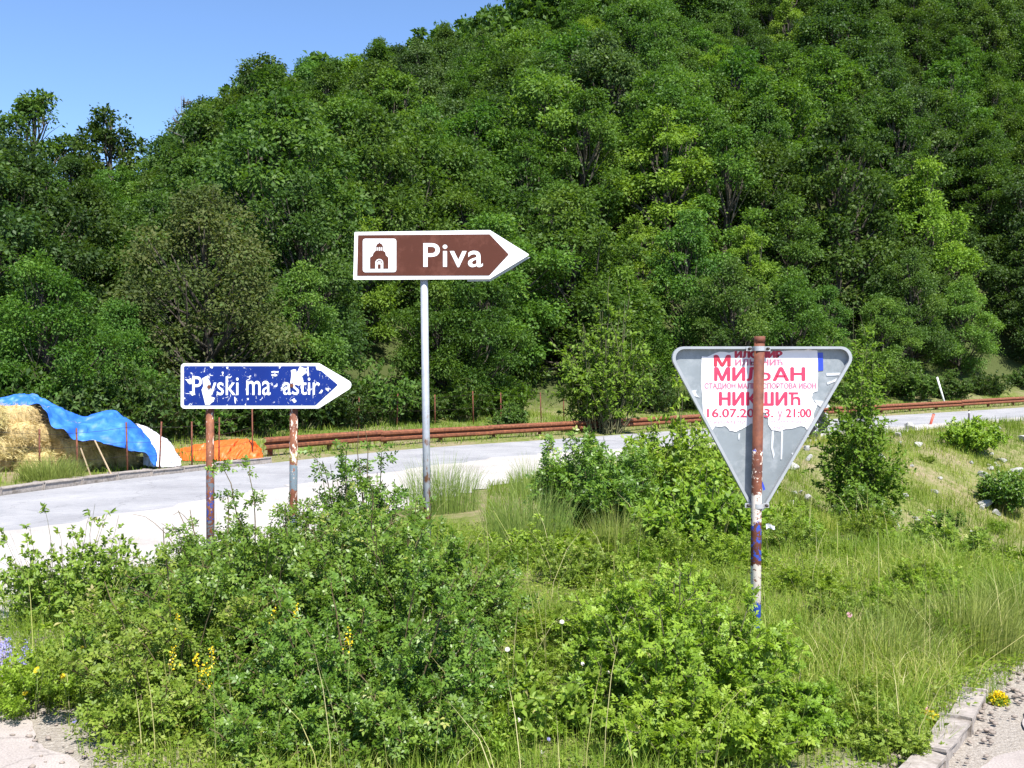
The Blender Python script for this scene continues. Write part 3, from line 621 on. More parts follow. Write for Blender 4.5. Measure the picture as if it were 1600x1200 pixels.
# ------------------------------------------------------------------ guardrail
GO=-.95
t0=arc_at_px(412,GO); t1=arc_at_px(1700,GO)
p=at_arc(t0,GO); R=empty('guardrail',p,'rusty corrugated guardrail running along the far side of the road','guardrail'); off=R.location.copy()
prof=[(-.0,.0),(.05,.02),(.08,.05),(.08,.1),(.02,.135),(.0,.155),(.02,.175),(.08,.21),(.08,.26),(.05,.29),(0,.31)]
t=t0; k=0
while t<t1:
    te=min(t+4.0,t1+2); ss=np.linspace(t,te+.12,7); rows=[]; zj=random.uniform(-.015,.015)
    for q in ss:
        c=at_arc(q,GO); nn=at_arc(q,GO+1)-c; zg=c.z+.14+zj
        rows+=[(c.x+nn.x*(a_+.004*(k%2)),c.y+nn.y*(a_+.004*(k%2)),zg+.03+b_*.87) for a_,b_ in prof]
    m=len(prof); Q=[(r*m+i,r*m+i+1,(r+1)*m+i+1,(r+1)*m+i) for r in range(6) for i in range(m-1)]
    o=obj('rail',pyd('rail',rows,Q,False),M['rust_rail'],R,off); md=o.modifiers.new('solid','SOLIDIFY'); md.thickness=.004
    for q in (t+.3,t+2.3):
        c=at_arc(q,GO-.07); zg=hz(c.x,c.y)
        boxm('post',(c.x,c.y,(zg-.2+c.z+.42)/2),.1,.1,c.z+.42-zg+.2,M['rust'],R,off,.006)
    t=te; k+=1

# ------------------------------------------------------------------ wire fence with thin stakes
def wirefence(name,label,pts,hts,wires,rad=.016):
    b=Vector((pts[0][0],pts[0][1],hz(*pts[0]))); R=empty(name,b,label,'fence'); off=b.copy(); tops=[]
    for (x,y),h in zip(pts,hts):
        z=hz(x,y); lx,ly=random.uniform(-.04,.04),random.uniform(-.04,.04)
        a=Acc(); a.tube([(x,y,z-.2),(x+lx,y+ly,z+h)],rad,4); obj('stake',a.mesh('stake'),M['rust'],R,off); tops.append((x,y,z,lx,ly,h))
    for wf in wires:
        a=Acc(); P=[]
        for (x,y,z,lx,ly,h),nx_ in zip(tops,tops[1:]+[None]):
            p0=Vector((x+lx*wf,y+ly*wf-.02,z+h*wf)); P.append(p0)
            if nx_: p1=Vector((nx_[0]+nx_[3]*wf,nx_[1]-.02,nx_[2]+nx_[5]*wf)); P.append((p0+p1)/2-Vector((0,0,.015)))
        a.tube(P,.0035,3); obj('wire',a.mesh('wire'),M['dark_metal'],R,off)
fp=[];fh=[]
for px,d,h in ((-40,15.9,.85),(62,16.6,.8),(122,17.0,.82),(200,17.8,.9),(248,18.3,.93),(300,19.3,.85),(342,20.2,.9),(395,21.5,1.05)):
    fp.append(((px-800)/F*d,d)); fh.append(h)
wirefence('wire_fence','low wire fence on thin rusty stakes in front of the hay and tarps',fp,fh,(.35,.62,.9))
fp=[]
for px,d in ((560,30.5),(620,31.5),(680,32.5),(740,33.5),(783,34),(846,35),(881,36),(940,37)): fp.append(((px-800)/F*d,d))
wirefence('wire_fence','wire fence on thin stakes in the meadow behind the guardrail',fp,[1.0,1.05,1.0,1.1,1.05,1.05,1.0,1.0],(.5,.9),.02)

# ------------------------------------------------------------------ hay bales, tarps
def bale_meshes(seed):
    rng=np.random.default_rng(seed); bm=bmesh.new(); bmesh.ops.create_cube(bm,size=1); bmesh.ops.subdivide_edges(bm,edges=bm.edges[:],cuts=7,use_grid_fill=True)
    for v in bm.verts:
        c=v.co.copy(); s=1-.1*(abs(c.x*2)**6*abs(c.z*2)**2); n=Vector((math.sin(c.y*19+seed),math.sin(c.x*23+c.z*7+seed*2),math.sin(c.x*17+c.y*11+seed*3)))
        rr_=Vector((c.x*.95,c.y*.5,c.z*.36)); e=1-.3*max(0,(abs(c.y*2)**3+abs(c.z*2)**3+abs(c.x*2)**3)-1.0)*.5
        v.co=rr_*e+n*.022+Vector(rng.normal(0,.008,3))
    me=bpy.data.meshes.new('bale_body'); bm.to_mesh(me); bm.free()
    for p_ in me.polygons: p_.use_smooth=True
    a=Acc(); m=4200; f=rng.integers(0,6,m); U=rng.uniform(-.5,.5,(m,3)); ax=f//2; sg=np.where(f%2==0,-.5,.5); U[np.arange(m),ax]=sg
    P=U*np.array([.93,.49,.35]); Nn=np.zeros((m,3)); Nn[np.arange(m),ax]=np.sign(sg)
    Dd=rng.normal(0,1,(m,3))*np.array([1,1,.6])+Nn*.5+np.array([0,0,-.35]); leaf4(a,P,Dd,Nn+rng.normal(0,.4,(m,3)),rng.uniform(.04,.13,m),rng.uniform(.003,.008,m),rng.uniform(0,1,m),0,.1)
    return me,a.mesh('straw')
BM=[bale_meshes(s_) for s_ in (1,2,3)]
hay_body=bark('hay_body',(.34,.25,.1),(.68,.52,.26),26); 
for me,_ in BM: me.materials.append(hay_body)
for _,me in BM: me.materials.append(M['straw'])
base=Vector((-8.35,17.55,0)); dirv=Vector((.62,.78,0)).normalized(); perp=Vector((.78,-.62,0))
rr=random.Random(8); bi=0
course=['bottom course','second course','third course','top course']
for lay in range(4):
    for kx,nm in ((-2,'outermost'),(-1,'left'),(0,'middle'),(1,'right')):
        if lay==3 and kx==1: continue
        sh=.35*(lay%2)
        c=base+dirv*(kx*.62+sh*.5-.12*lay)+perp*(rr.uniform(-.07,.07)-.0*lay); z=hz(c.x,c.y)+.14+lay*.255
        o=empty('hay_bale',(c.x,c.y,z),'%s hay bale in the %s of the stack by the road'%({'outermost':'leftmost'}.get(nm,nm),course[lay]),'hay bale','hay bales stacked behind the fence')
        o.rotation_euler=(rr.uniform(-.05,.05),rr.uniform(-.06,.06),math.atan2(perp.y,perp.x)+rr.uniform(-.12,.12)+(math.pi/2 if (lay+kx)%2 else 0))
        o.scale=(1.0 if (lay+kx)%2==0 else .82,1.15,1)
        mb,ms_=BM[bi%3]; bi+=1
        obj('bale_body',mb,None,o); obj('straw',ms_,None,o)
# bales holding up the blue sheet
for k,(t,lay) in enumerate(((1.2,0),(1.75,0),(1.15,1))):
    c=base+dirv*t-perp*.18; z=hz(c.x,c.y)+.15+lay*.28
    if lay==1 and k==4: z-=.06
    o=empty('hay_bale',(c.x,c.y,z),'hay bale half hidden in the shade under the blue tarpaulin','hay bale','hay bales under the blue tarpaulin')
    o.rotation_euler=(0,0,math.atan2(perp.y,perp.x)+rr.uniform(-.1,.1)); mb,ms_=BM[k%3]; obj('bale_body',mb,None,o); obj('straw',ms_,None,o)

def tarp(name,label,cat,ridge,hem,depth,mat,seed,front=.55,wr=1.0,flare=.12):
    """sheet thrown over a heap. ridge/hem: (px,py,d) along its length; falls from the ridge towards the road down to the hem and down the back"""
    rng=np.random.default_rng(seed); nu,nv=72,40
    def samp(L):
        L=np.array(L,float); tt=np.concatenate([[0],np.cumsum(np.abs(np.diff(L[:,0]))+.35*np.abs(np.diff(L[:,1])))]); tt/=tt[-1]; u=np.linspace(0,1,nu)
        A=np.stack([np.interp(u,tt,L[:,j]) for j in range(3)],1); ker=np.array([1,2,3,2,1])/9.
        B=A.copy()
        for j in range(3): pad=np.pad(A[:,j],2,mode='edge'); B[:,j]=np.convolve(pad,ker,'valid')
        return np.array([W3(*q) for q in B])
    Rg=samp(ridge); Hm=samp(hem); pr=np.array([perp.x,perp.y,0])
    V=np.zeros((nu,nv,3))
    for j in range(nv):
        s_=j/(nv-1)
        if s_<.62:
            q=s_/.62; p_=Rg*(1-q)+Hm*q; bulge=np.sin(q*math.pi)*.16*np.clip(Rg[:,2]-Hm[:,2],0,1.2)
            p_=p_.copy(); p_[:,2]+=bulge*.8; p_+=pr*bulge[:,None]*.5
        else:
            q=(s_-.62)/.38; p_=Rg.copy(); p_-=pr*(q*depth); p_[:,2]-=(q**1.6)*np.maximum(.05,(Rg[:,2]-.15))*.85
        V[:,j]=p_
    order=list(range(int(.62*(nv-1))+1))
    u=np.linspace(0,1,nu)[:,None]*3.2; v_=np.linspace(0,1,nv)[None,:]
    wv=(vnoise(u*3+v_*2.5,v_*2.2+0*u,.5,seed)-.5)*.17+(vnoise(u*7-v_*3,v_*3+u*2,.5,seed+1)-.5)*.1+(np.abs(vnoise(u*4-v_*7,v_*5+u,.6,seed+3)-.5))*-.12+(vnoise(u*16+v_*9,v_*9,.5,seed+2)-.5)*.03
    wv*=wr*np.where(v_<.06,.35,1)
    V+=wv[...,None]*np.array([pr[0]*.7,pr[1]*.7,.45])
    # rows go hem..ridge..back
    idx=list(range(int(.62*(nv-1)),-1,-1))+list(range(int(.62*(nv-1))+1,nv)); V=V[:,idx]
    vv=V.reshape(-1,3); gz=hz(vv[:,0],vv[:,1])+.015; vv[:,2]=np.maximum(vv[:,2],gz)
    i=(np.arange(nu-1)[:,None]*nv+np.arange(nv-1)[None,:]).ravel()
    me=mesh_np(name,vv,[np.stack([i,i+1,i+nv+1,i+nv],1)],None,True)
    c=Vector((vv[:,0].mean(),vv[:,1].mean(),hz(vv[:,0].mean(),vv[:,1].mean()))); o=obj(name,me,mat,None,c); o.location=c
    md=o.modifiers.new('solid','SOLIDIFY'); md.thickness=.004
    return tag(o,label,cat)
tarp('blue_tarpaulin','crumpled blue tarpaulin thrown over the hay stack','tarpaulin',
 [(-60,626,18),(0,622,18),(25,615,18.1),(60,619,18.2),(85,632,18.3),(110,645,18.4),(135,652,18.5),(158,643,18.7),(182,641,18.8),(205,658,19),(225,675,19.1),(240,695,19.2)],
 [(-60,634,17.1),(0,632,17.3),(55,632,17.45),(72,645,17.4),(84,668,17.35),(110,680,17.4),(140,688,17.6),(175,694,17.75),(205,701,18.0),(228,708,18.2),(236,722,18.3),(247,728,18.4)],1.1,M['tarp_blue'],4,wr=1.0)
tarp('white_plastic_sheet','whitish plastic sheet heaped beside the blue tarpaulin','plastic sheet',
 [(212,662,19.5),(232,668,19.6),(250,680,19.7),(264,688,19.8),(274,703,19.9),(281,716,20)],
 [(225,726,18.8),(240,730,18.8),(255,731,18.9),(268,731,19),(278,731,19.2),(283,729,19.3)],.9,M['tarp_white'],9,wr=.6)
tarp('orange_tarpaulin','orange tarpaulin lying over a low heap before the guardrail','tarpaulin',
 [(280,712,21.2),(300,704,21.3),(325,695,21.5),(350,688,21.7),(375,686,21.9),(395,687,22),(405,697,22.1),(411,710,22.2)],
 [(281,724,20.3),(300,727,20.4),(325,727,20.6),(345,722,20.8),(368,716,21),(390,716,21.2),(402,717,21.3),(410,718,21.4)],1.0,M['tarp_orange'],14,wr=1.15)
for k,(p0,p1,lb) in enumerate((((126,700,16.9),(146,727,16.9),'short leaning wooden stake below the blue tarpaulin'),((148,688,17.1),(182,731,16.95),'long leaning wooden stake below the blue tarpaulin'),((119,672,17.2),(121,710,17.1),'upright wooden slat below the blue tarpaulin'))):
    a=W3(*p0);b=W3(*p1); b.z=hz(b.x,b.y)-.05; d=(a-b).normalized(); bm=bmesh.new(); bmesh.ops.create_cube(bm,size=1); L=(a-b).length; q=d.to_track_quat('Z','Y').to_matrix().to_4x4()
    for v in bm.verts: v.co=Vector((v.co.x*.024*(1 if v.co.z<0 else .8),v.co.y*.02,(v.co.z+.5)*L))
    bmesh.ops.bevel(bm,geom=bm.edges[:],offset=.003,segments=1,affect='EDGES'); bm.transform(q)
    me=bpy.data.meshes.new('wooden_stake'); bm.to_mesh(me); bm.free(); o=obj('wooden_stake',me,M['plank']); o.location=b; tag(o,lb,'stake','wooden stakes by the hay')

# ------------------------------------------------------------------ roadside markers on the right
def ppost(name,label,cat,px0,py0,px1,py1,d,rad,mat,band=None):
    a=W3(px0,py0,d);b=W3(px1,py1,d); g=hz(b.x,b.y); b.z=min(b.z,g); R=empty(name,b,label,cat); off=b.copy()
    pipe('pole',[b-Vector((0,0,.1)),a],rad,mat,R,off,8)
    e=(a-b).normalized(); pipe('pole_cap',[a,a+e*.02],[rad*1.1,rad*.8],M['dark_metal'],R,off,8)
    if band: pipe('reflector_band',[b+(a-b)*.72,b+(a-b)*.88],rad*1.06,band,R,off,8)
ppost('leaning_pole','white leaning pole before the trees behind the guardrail','pole',1464,589,1480,640,48,.045,M['post_white'])
ppost('marker_post','red leaning marker post at the near edge of the road','marker post',1459,647,1452,664,35.6,.045,M['post_red'])
ppost('marker_post','thin dark marker post at the near edge of the road','marker post',1514,641,1514,656,37.6,.03,M['dark_metal'],M['post_white'])

# ------------------------------------------------------------------ parked dark car, mostly hidden by the triangular sign
def car(loc,rz):
    R=empty('parked_car',loc,'dark parked car mostly hidden behind the triangular sign','car'); R.rotation_euler=(0,0,rz)
    L,Wd=3.9,1.64
    side=[(-1.95,.42),(-1.93,.72),(-1.86,.92),(-1.62,1.32),(-1.35,1.43),(-.2,1.45),(.35,1.38),(.95,.98),(1.2,.92),(1.75,.8),(1.92,.62),(1.95,.4),(1.85,.24),(-1.85,.24)]
    bm=bmesh.new(); cols=[]
    for y,k in ((-.82,0),(-.78,1),(0,2),(.78,1),(.82,0)):
        row=[]
        for x,z in side:
            yy=y
            if z>.95: yy=y*(1-.26*(z-.95)/.5)
            xx=x*(1.0 if k else .985)+(0.03*np.sign(x) if k==2 else 0); zz=z+(.02 if k==2 and z>.7 else 0)-(0.02 if k==0 and z>.4 else 0)
            row.append(bm.verts.new((xx,yy,zz)))
        cols.append(row)
    m=len(side)
    for a_,b_ in zip(cols,cols[1:]):
        for i in range(m): bm.faces.new((a_[i],a_[(i+1)%m],b_[(i+1)%m],b_[i]))
    bm.faces.new(cols[0]); bm.faces.new(cols[-1][::-1]); bmesh.ops.recalc_face_normals(bm,faces=bm.faces)
    bmesh.ops.bevel(bm,geom=[e for e in bm.edges if e.calc_face_angle(0)>.5],offset=.03,segments=2,affect='EDGES')
    me=bpy.data.meshes.new('body'); bm.to_mesh(me); bm.free(); body=obj('body',me,M['car_paint'],R)
    for sd in (-1,1):
        def sy(z): return sd*(.8*(1-.26*max(0,(z-.95))/.5)+.012)
        for pts in ([(-1.55,1.0),(-1.4,1.3),(-.62,1.36),(-.62,1.0)],[(-.54,1.0),(-.54,1.36),(-.15,1.36),(.3,1.3),(.72,1.0)]):
            V=[(x,sy(z),z) for x,z in pts]; V+=[(x,sy(z)-sd*.015,z) for x,z in pts]; n=len(pts)
            obj('side_window',pyd('side_window',V,[tuple(range(n)),tuple(range(2*n-1,n-1,-1))]+[(i,(i+1)%n,n+(i+1)%n,n+i) for i in range(n)]),M['car_glass'],body)
        obj('door_handle',pyd('door_handle',[(x,sd*(.815+dy),z) for dy in (0,.02) for x,z in ((-.5,.86),(-.34,.86),(-.34,.89),(-.5,.89))],[(0,1,2,3),(4,5,6,7),(0,1,5,4),(1,2,6,5),(2,3,7,6),(3,0,4,7)]),M['dark_metal'],body)
        for nm,x0,x1,z0,z1,mt in (('headlight',1.78,1.93,.6,.74,'lamp_clear'),('tail_light',-1.95,-1.84,.62,.86,'lamp_red')):
            V=[(x,sd*y,z) for x in (x0,x1) for y in (.48,.8) for z in (z0,z1)]
            obj(nm,pyd(nm,V,[(0,1,3,2),(4,5,7,6),(0,1,5,4),(2,3,7,6),(0,2,6,4),(1,3,7,5)]),M[mt],body)
        boxm('door_mirror',(.62,sd*.9,1.0),.1,.16,.12,M['car_paint'],R,None,.02)
        for x in (-1.2,1.22):
            tp=[];prof_=[(.19,-.08),(.27,-.085),(.295,-.06),(.3,0),(.295,.06),(.27,.085),(.19,.08)]; V=[];nn=24
            for k in range(nn):
                q=2*math.pi*k/nn
                for r_,y_ in prof_: V.append((x+r_*math.cos(q),sd*.75+y_,.3+r_*math.sin(q)))
            mm=len(prof_); Q=[(k*mm+i,k*mm+(i+1)%mm,((k+1)%nn)*mm+(i+1)%mm,((k+1)%nn)*mm+i) for k in range(nn) for i in range(mm)]
            wh=obj('wheel',pyd('wheel',V,Q,True),M['rubber'],R)
            a=Acc(); a.tube([(x,sd*.7,.3),(x,sd*.815,.3)],.19,16); 
            for k in range(5):
                q=2*math.pi*k/5; a.tube([(x,sd*.82,.3),(x+.17*math.cos(q),sd*.82,.3+.17*math.sin(q))],.018,4)
            obj('rim',a.mesh('rim'),M['alloy'],wh)
    V=[(.42,-.56,1.375),(.42,.56,1.375),(.98,.72,1.0),(.98,-.72,1.0)]; V+=[(x+.012,y,z+.014) for x,y,z in V]
    obj('windscreen',pyd('windscreen',V,[(0,1,2,3),(4,7,6,5),(0,4,5,1),(1,5,6,2),(2,6,7,3),(3,7,4,0)]),M['car_glass'],body)
    V=[(-1.67,-.56,1.29),(-1.67,.56,1.29),(-1.88,.68,.96),(-1.88,-.68,.96)]; V+=[(x-.015,y,z) for x,y,z in V]
    obj('rear_window',pyd('rear_window',V,[(0,1,2,3),(4,7,6,5),(0,4,5,1),(1,5,6,2),(2,6,7,3),(3,7,4,0)]),M['car_glass'],body)
tq=arc_at_px(1130); 
best=None
cpos=Vector((7.55,28.0,0)); o_,zr_=road_q(cpos.x,cpos.y); kk=np.argmin((RP[:,0]-cpos.x)**2+(RP[:,1]-cpos.y)**2); tg=RT[kk]
cpos=cpos-Vector((RN[kk][0],RN[kk][1],0))*float(o_[0]-5.0); cpos.z=float(zr_[0])+.012
car(cpos,math.atan2(tg[1],tg[0]))

# ------------------------------------------------------------------ trees
def make_tree(seed,h,cr,nleaf,ls,sparse=0.,trunk=True,cb=.22,clumps=34,shape=1.0):
    """tapered trunk with limbs, crown of leaf clumps; returns (trunk mesh, crown mesh)"""
    rng=np.random.default_rng(seed); T=Acc(); lean=rng.normal(0,.05,2)*h
    def tp(t): return np.array([lean[0]*t*t+.06*math.sin(t*5+seed),lean[1]*t*t+.05*math.sin(t*4+seed*2),h*t])
    r0=.028*h
    T.tube([tp(t) for t in np.linspace(-.05,.9,9)],[r0*(1-.85*max(0,t)) for t in np.linspace(-.05,.9,9)],7)
    cen=[];rad=[]
    for k in range(clumps):
        t=cb+(1-cb)*((k+.5)/clumps)**.85; az=k*2.4+rng.normal(0,.35)
        s_=(t-cb)/(1-cb); prof=(math.sin(math.pi*min(1,.14+.86*s_**.8))**.65)*(1-.1*s_)*shape
        rr_=cr*prof*(rng.uniform(.3,1.0)**.6)*rng.uniform(.8,1.22); p0=tp(max(.1,t-.18-.12*rng.random())*.92); c=np.array([math.cos(az)*rr_,math.sin(az)*rr_,h*t])+np.array([*tp(t)[:2],0])*.8
        c[2]=min(c[2],h*.97)+rng.normal(0,.04)*h
        mid=(p0+c)/2+np.array([0,0,-.04*h])+rng.normal(0,.04*h,3)*.5
        T.tube([p0,mid,c],[r0*.34,r0*.2,r0*.05],4); cen.append(c); rad.append(cr*rng.uniform(.17,.31)*(1.12-.35*s_))
        for _ in range(2): e=c+rng.normal(0,.5,3)*rad[-1]; T.tube([mid,(mid+e)/2+rng.normal(0,.05,3),e],[r0*.12,r0*.08,r0*.03],3,cap=False)
    cen=np.array(cen);rad=np.array(rad); w_=rad**2*(np.where(rng.random(clumps)<sparse,.12,1)); w_/=w_.sum()
    ci=rng.choice(clumps,nleaf,p=w_); 
    dv=nrm(rng.normal(0,1,(nleaf,3))+np.array([0,0,.35])); rr_=rad[ci]*(rng.uniform(0,1,nleaf)**.42)*(1+.3*np.maximum(0,rng.normal(0,1,nleaf)))
    # twigs: leaves gather along short rays so that the clump's edge is ragged
    ray=rng.integers(0,26,nleaf)+ci*26; rd=nrm(rng.normal(0,1,(clumps*26,3))+np.array([0,0,.3])); dv=nrm(dv*.55+rd[ray]*.9)
    P=cen[ci]+dv*rr_[:,None]*np.array([1.12,1.12,.78])
    Nn=nrm(dv*.35+np.array([.1,-.3,.68])+rng.normal(0,.55,(nleaf,3))); Dd=dv+rng.normal(0,.6,(nleaf,3))+np.array([0,0,-.35])
    cv=rng.normal(.5,.13,clumps)[ci]; rn=np.clip(cv+rng.normal(0,.16,nleaf),0,1)
    A=Acc(); L=ls*rng.uniform(.65,1.35,nleaf); leaf4(A,P,Dd,Nn,L,L*.62,rn,.2,.12)
    return T.mesh('trunk',True),A.mesh('crown')
PROTO={}
def proto(kind,mat,*sets):
    PROTO[kind]=[]
    for st in sets:
        a_,b_=make_tree(**st); a_.materials.append(M['bark']); b_.materials.append(M[mat]); PROTO[kind].append((a_,b_,st['h']))
proto('far_dark','leaf_dark',dict(seed=1,h=8,cr=2.9,nleaf=20000,ls=.16,cb=.1,clumps=42),dict(seed=2,h=9,cr=2.5,nleaf=20000,ls=.16,cb=.12,clumps=44),dict(seed=3,h=7,cr=3.1,nleaf=20000,ls=.16,cb=.1,clumps=40))
proto('far_mid','leaf_mid',dict(seed=4,h=8,cr=2.8,nleaf=19500,ls=.155,cb=.1,clumps=42),dict(seed=5,h=7.5,cr=3.0,nleaf=19500,ls=.155,cb=.1,clumps=38),dict(seed=6,h=9,cr=2.4,nleaf=19500,ls=.155,cb=.12,clumps=44))
proto('far_blue','leaf_blue',dict(seed=7,h=8.5,cr=2.7,nleaf=19500,ls=.155,cb=.12,clumps=42),dict(seed=8,h=7,cr=2.8,nleaf=19500,ls=.155,cb=.1,clumps=38))
proto('far_yellow','leaf_yellow',dict(seed=9,h=7.5,cr=2.2,nleaf=17000,ls=.145,cb=.12,clumps=38),dict(seed=10,h=8.5,cr=2.3,nleaf=18000,ls=.145,cb=.12,clumps=42))
proto('near_dark','leaf_dark',dict(seed=21,h=6.5,cr=2.5,nleaf=28000,ls=.122,cb=.08,clumps=44),dict(seed=22,h=7.5,cr=2.6,nleaf=29000,ls=.122,cb=.08,clumps=46))
proto('near_mid','leaf_mid',dict(seed=23,h=6.5,cr=2.4,nleaf=27000,ls=.115,cb=.08,clumps=44),dict(seed=24,h=5.5,cr=2.4,nleaf=26000,ls=.115,cb=.06,clumps=40))
proto('near_blue','leaf_blue',dict(seed=25,h=6.5,cr=2.4,nleaf=27000,ls=.115,cb=.08,clumps=44))
proto('brown','leaf_brown',dict(seed=31,h=7,cr=2.7,nleaf=24000,ls=.115,cb=.1,clumps=56,sparse=.18))
proto('sparse','leaf_dark',dict(seed=41,h=9,cr=3.0,nleaf=6500,ls=.24,cb=.32,clumps=30,sparse=.35),dict(seed=42,h=9,cr=2.8,nleaf=6000,ls=.24,cb=.3,clumps=28,sparse=.35))
PX=lambda x,y:800+F*x/y
TREES=[]     # (x,y,scale,kind,proto index,label,group,name)
def put_tree(x,y,kind,idx,sc,label,group=None,name='broadleaf_tree',rz=None,sz=None):
    a_,b_,h=PROTO[kind][idx%len(PROTO[kind])]; z=hz(x,y)-.1
    o=empty(name,(x,y,z),label,'tree',group); o.rotation_euler=(0,0,random.uniform(0,6.28) if rz is None else rz); o.scale=(sc,sc,sc if sz is None else sz)
    t_=bpy.data.objects.new('trunk',a_); C.objects.link(t_); t_.parent=o
    c_=bpy.data.objects.new('crown',b_); C.objects.link(c_); c_.parent=o
    return o
# special trees that stand out
SPECIAL=[]
def spec(px,d,kind,idx,sc,label,name='broadleaf_tree',sz=None):
    x=(px-800)/F*d; SPECIAL.append((x,d,2.6)); put_tree(x,d,kind,idx,sc,label,None,name,None,sz)
spec(55,78,'sparse',0,1.25,'open-crowned tree on the skyline at the far left')
spec(172,78,'sparse',1,1.25,'open-crowned tree on the skyline left of the bare snag')
spec(574,92,'sparse',1,.85,'thin tree sticking out above the ridge over the blue sign')
spec(325,28.5,'brown',0,.9,'brownish half-dry tree rising behind the blue sign')
spec(175,26.5,'near_mid',1,.55,'brownish green low tree behind the blue tarpaulin')
spec(560,40,'far_yellow',0,.75,'yellow-green tree just above and left of the brown sign')
spec(1455,60,'far_yellow',1,1.15,'tall yellow-green tree on the right of the slope')
spec(1170,52,'far_yellow',0,.8,'yellow-green tree above the triangular sign')
spec(1235,86,'far_yellow',0,.95,'light green tree high on the slope to the right')
spec(1310,57,'far_dark',1,1.3,'big dark tree standing above the triangular sign')
spec(688,36.5,'near_mid',1,.75,'green tree directly behind the brown sign pole at the slope foot')
spec(735,37.5,'near_dark',0,.8,'dark tree right of the brown sign pole at the slope foot')
spec(1425,55,'near_dark',1,.8,'dark tree just left of the white leaning pole')
spec(1500,56,'near_mid',0,.8,'green tree just right of the white leaning pole')
spec(1235,47,'near_mid',0,.9,'green tree just above the right half of the triangular sign')
spec(1150,45,'near_dark',1,.8,'dark tree just above the left half of the triangular sign')
# forest
cand=[]
g=3.9
for ix,xx in enumerate(np.arange(-70,85,g)):
    for iy,yy in enumerate(np.arange(20,150,g*.9)):
        cand.append((xx+(iy%2)*g*.5+random.uniform(-.32,.32)*g,yy+random.uniform(-.32,.32)*g))
cand=np.array(cand); o_,_=road_q(cand[:,0],cand[:,1]); q=-o_; qf=np.interp(cand[:,0],QFX,QFV); z_=hz(cand[:,0],cand[:,1])
u_=PX(cand[:,0],cand[:,1]); ok=(q>qf+.3)&(u_>-130)&(u_<1730)
cand=cand[ok];q=q[ok];qf=qf[ok];z_=z_[ok];u_=u_[ok]
order=np.argsort(cand[:,1]); mx=np.full(200,-1.0); pick=[]
for k in order:
    x,y=cand[k]
    if any((x-a)**2+(y-b)**2<r*r for a,b,r in SPECIAL): continue
    edge=q[k]-qf[k]; hh=random.uniform(5.4,9.3)*(.72+.28*min(1,edge/9))
    if x*85/y<-27: hh*=.8
    el=(z_[k]+hh-CAM_H)/y; lowel=(z_[k]-CAM_H)/y
    b0=int(np.clip((u_[k]-2.1*F/y+200)/10,0,199)); b1=int(np.clip((u_[k]+2.1*F/y+200)/10,0,199))
    vis=el>mx[b0:b1+1].min()+.004
    if not vis or lowel>.40: continue
    pick.append((k,hh,edge)); mid=slice(b0,b1+1); mx[mid]=np.maximum(mx[mid],(z_[k]+hh*.72-CAM_H)/y)

pick.sort(key=lambda t:cand[t[0]][1]); 
rest=pick[285:]; pick=pick[:285]
for k,hh,edge in pick:
    x,y=cand[k]; near=y<47; cl=vnoise(x,y,11,8)+random.uniform(-.22,.22)
    if near: kind='near_dark' if cl<.42 else ('near_blue' if cl<.55 else 'near_mid')
    else: kind='far_dark' if cl<.44 else ('far_blue' if cl<.58 else ('far_mid' if cl<.93 else 'far_yellow'))
    col={'dark':'dark green','blue':'bluish dark green','mid':'mid green','yellow':'yellowish green'}[kind.split('_')[1]]
    where='at the foot of the slope' if edge<6 else ('low on the wooded slope' if y<60 else ('halfway up the wooded slope' if y<82 else 'high on the wooded slope'))
    zn=[(110,'at the left edge'),(260,'above the hay stack'),(400,'above the blue sign'),(550,'left of the brown sign'),(700,'behind the brown sign'),(850,'behind the brown arrow tip'),(1040,'right of the brown sign'),(1190,'above the poster'),(1340,'above the triangular sign'),(1480,'above the young tree'),(9999,'at the right edge')]
    zone=next(b_ for a_,b_ in zn if PX(x,y)<a_); where=where+' '+zone
    idx=random.randrange(3); h0=PROTO[kind][idx%len(PROTO[kind])][2]; sc=hh/h0
    sw=sc*random.uniform(.95,1.2)
    put_tree(x,y,kind,idx,sw,'%s tree %s'%(col,where),'%s trees %s'%(col,where),sz=sc)
# the wood beyond, too far up to count: one object
if rest:
    A=Acc()
    for n_,(k,hh,edge) in enumerate(rest):
        cm=PROTO[('far_dark','far_mid','far_blue')[n_%3]][n_%2]; co=np.empty(len(cm[1].vertices)*3,dtype=np.float32); cm[1].vertices.foreach_get('co',co); co=co.reshape(-1,4,3)
        co=co[n_%13::13]; mid=co.mean(1,keepdims=True); co=mid+(co-mid)*3.3; sc=hh/cm[2]; a_=n_*1.7; Rm=np.array([[math.cos(a_),-math.sin(a_),0],[math.sin(a_),math.cos(a_),0],[0,0,1]])*sc*1.05
        V=co.reshape(-1,3)@Rm.T+np.array([cand[k][0],cand[k][1],z_[k]]); A.add(V,np.arange(len(V)).reshape(-1,4),None,np.random.default_rng(n_).uniform(.2,.9,len(V)//4))
    tag(obj('distant_wood',A.mesh('distant_wood'),M['leaf_dark']),'dense wood near the top of the slope reading as one mass','wood',kind='stuff')
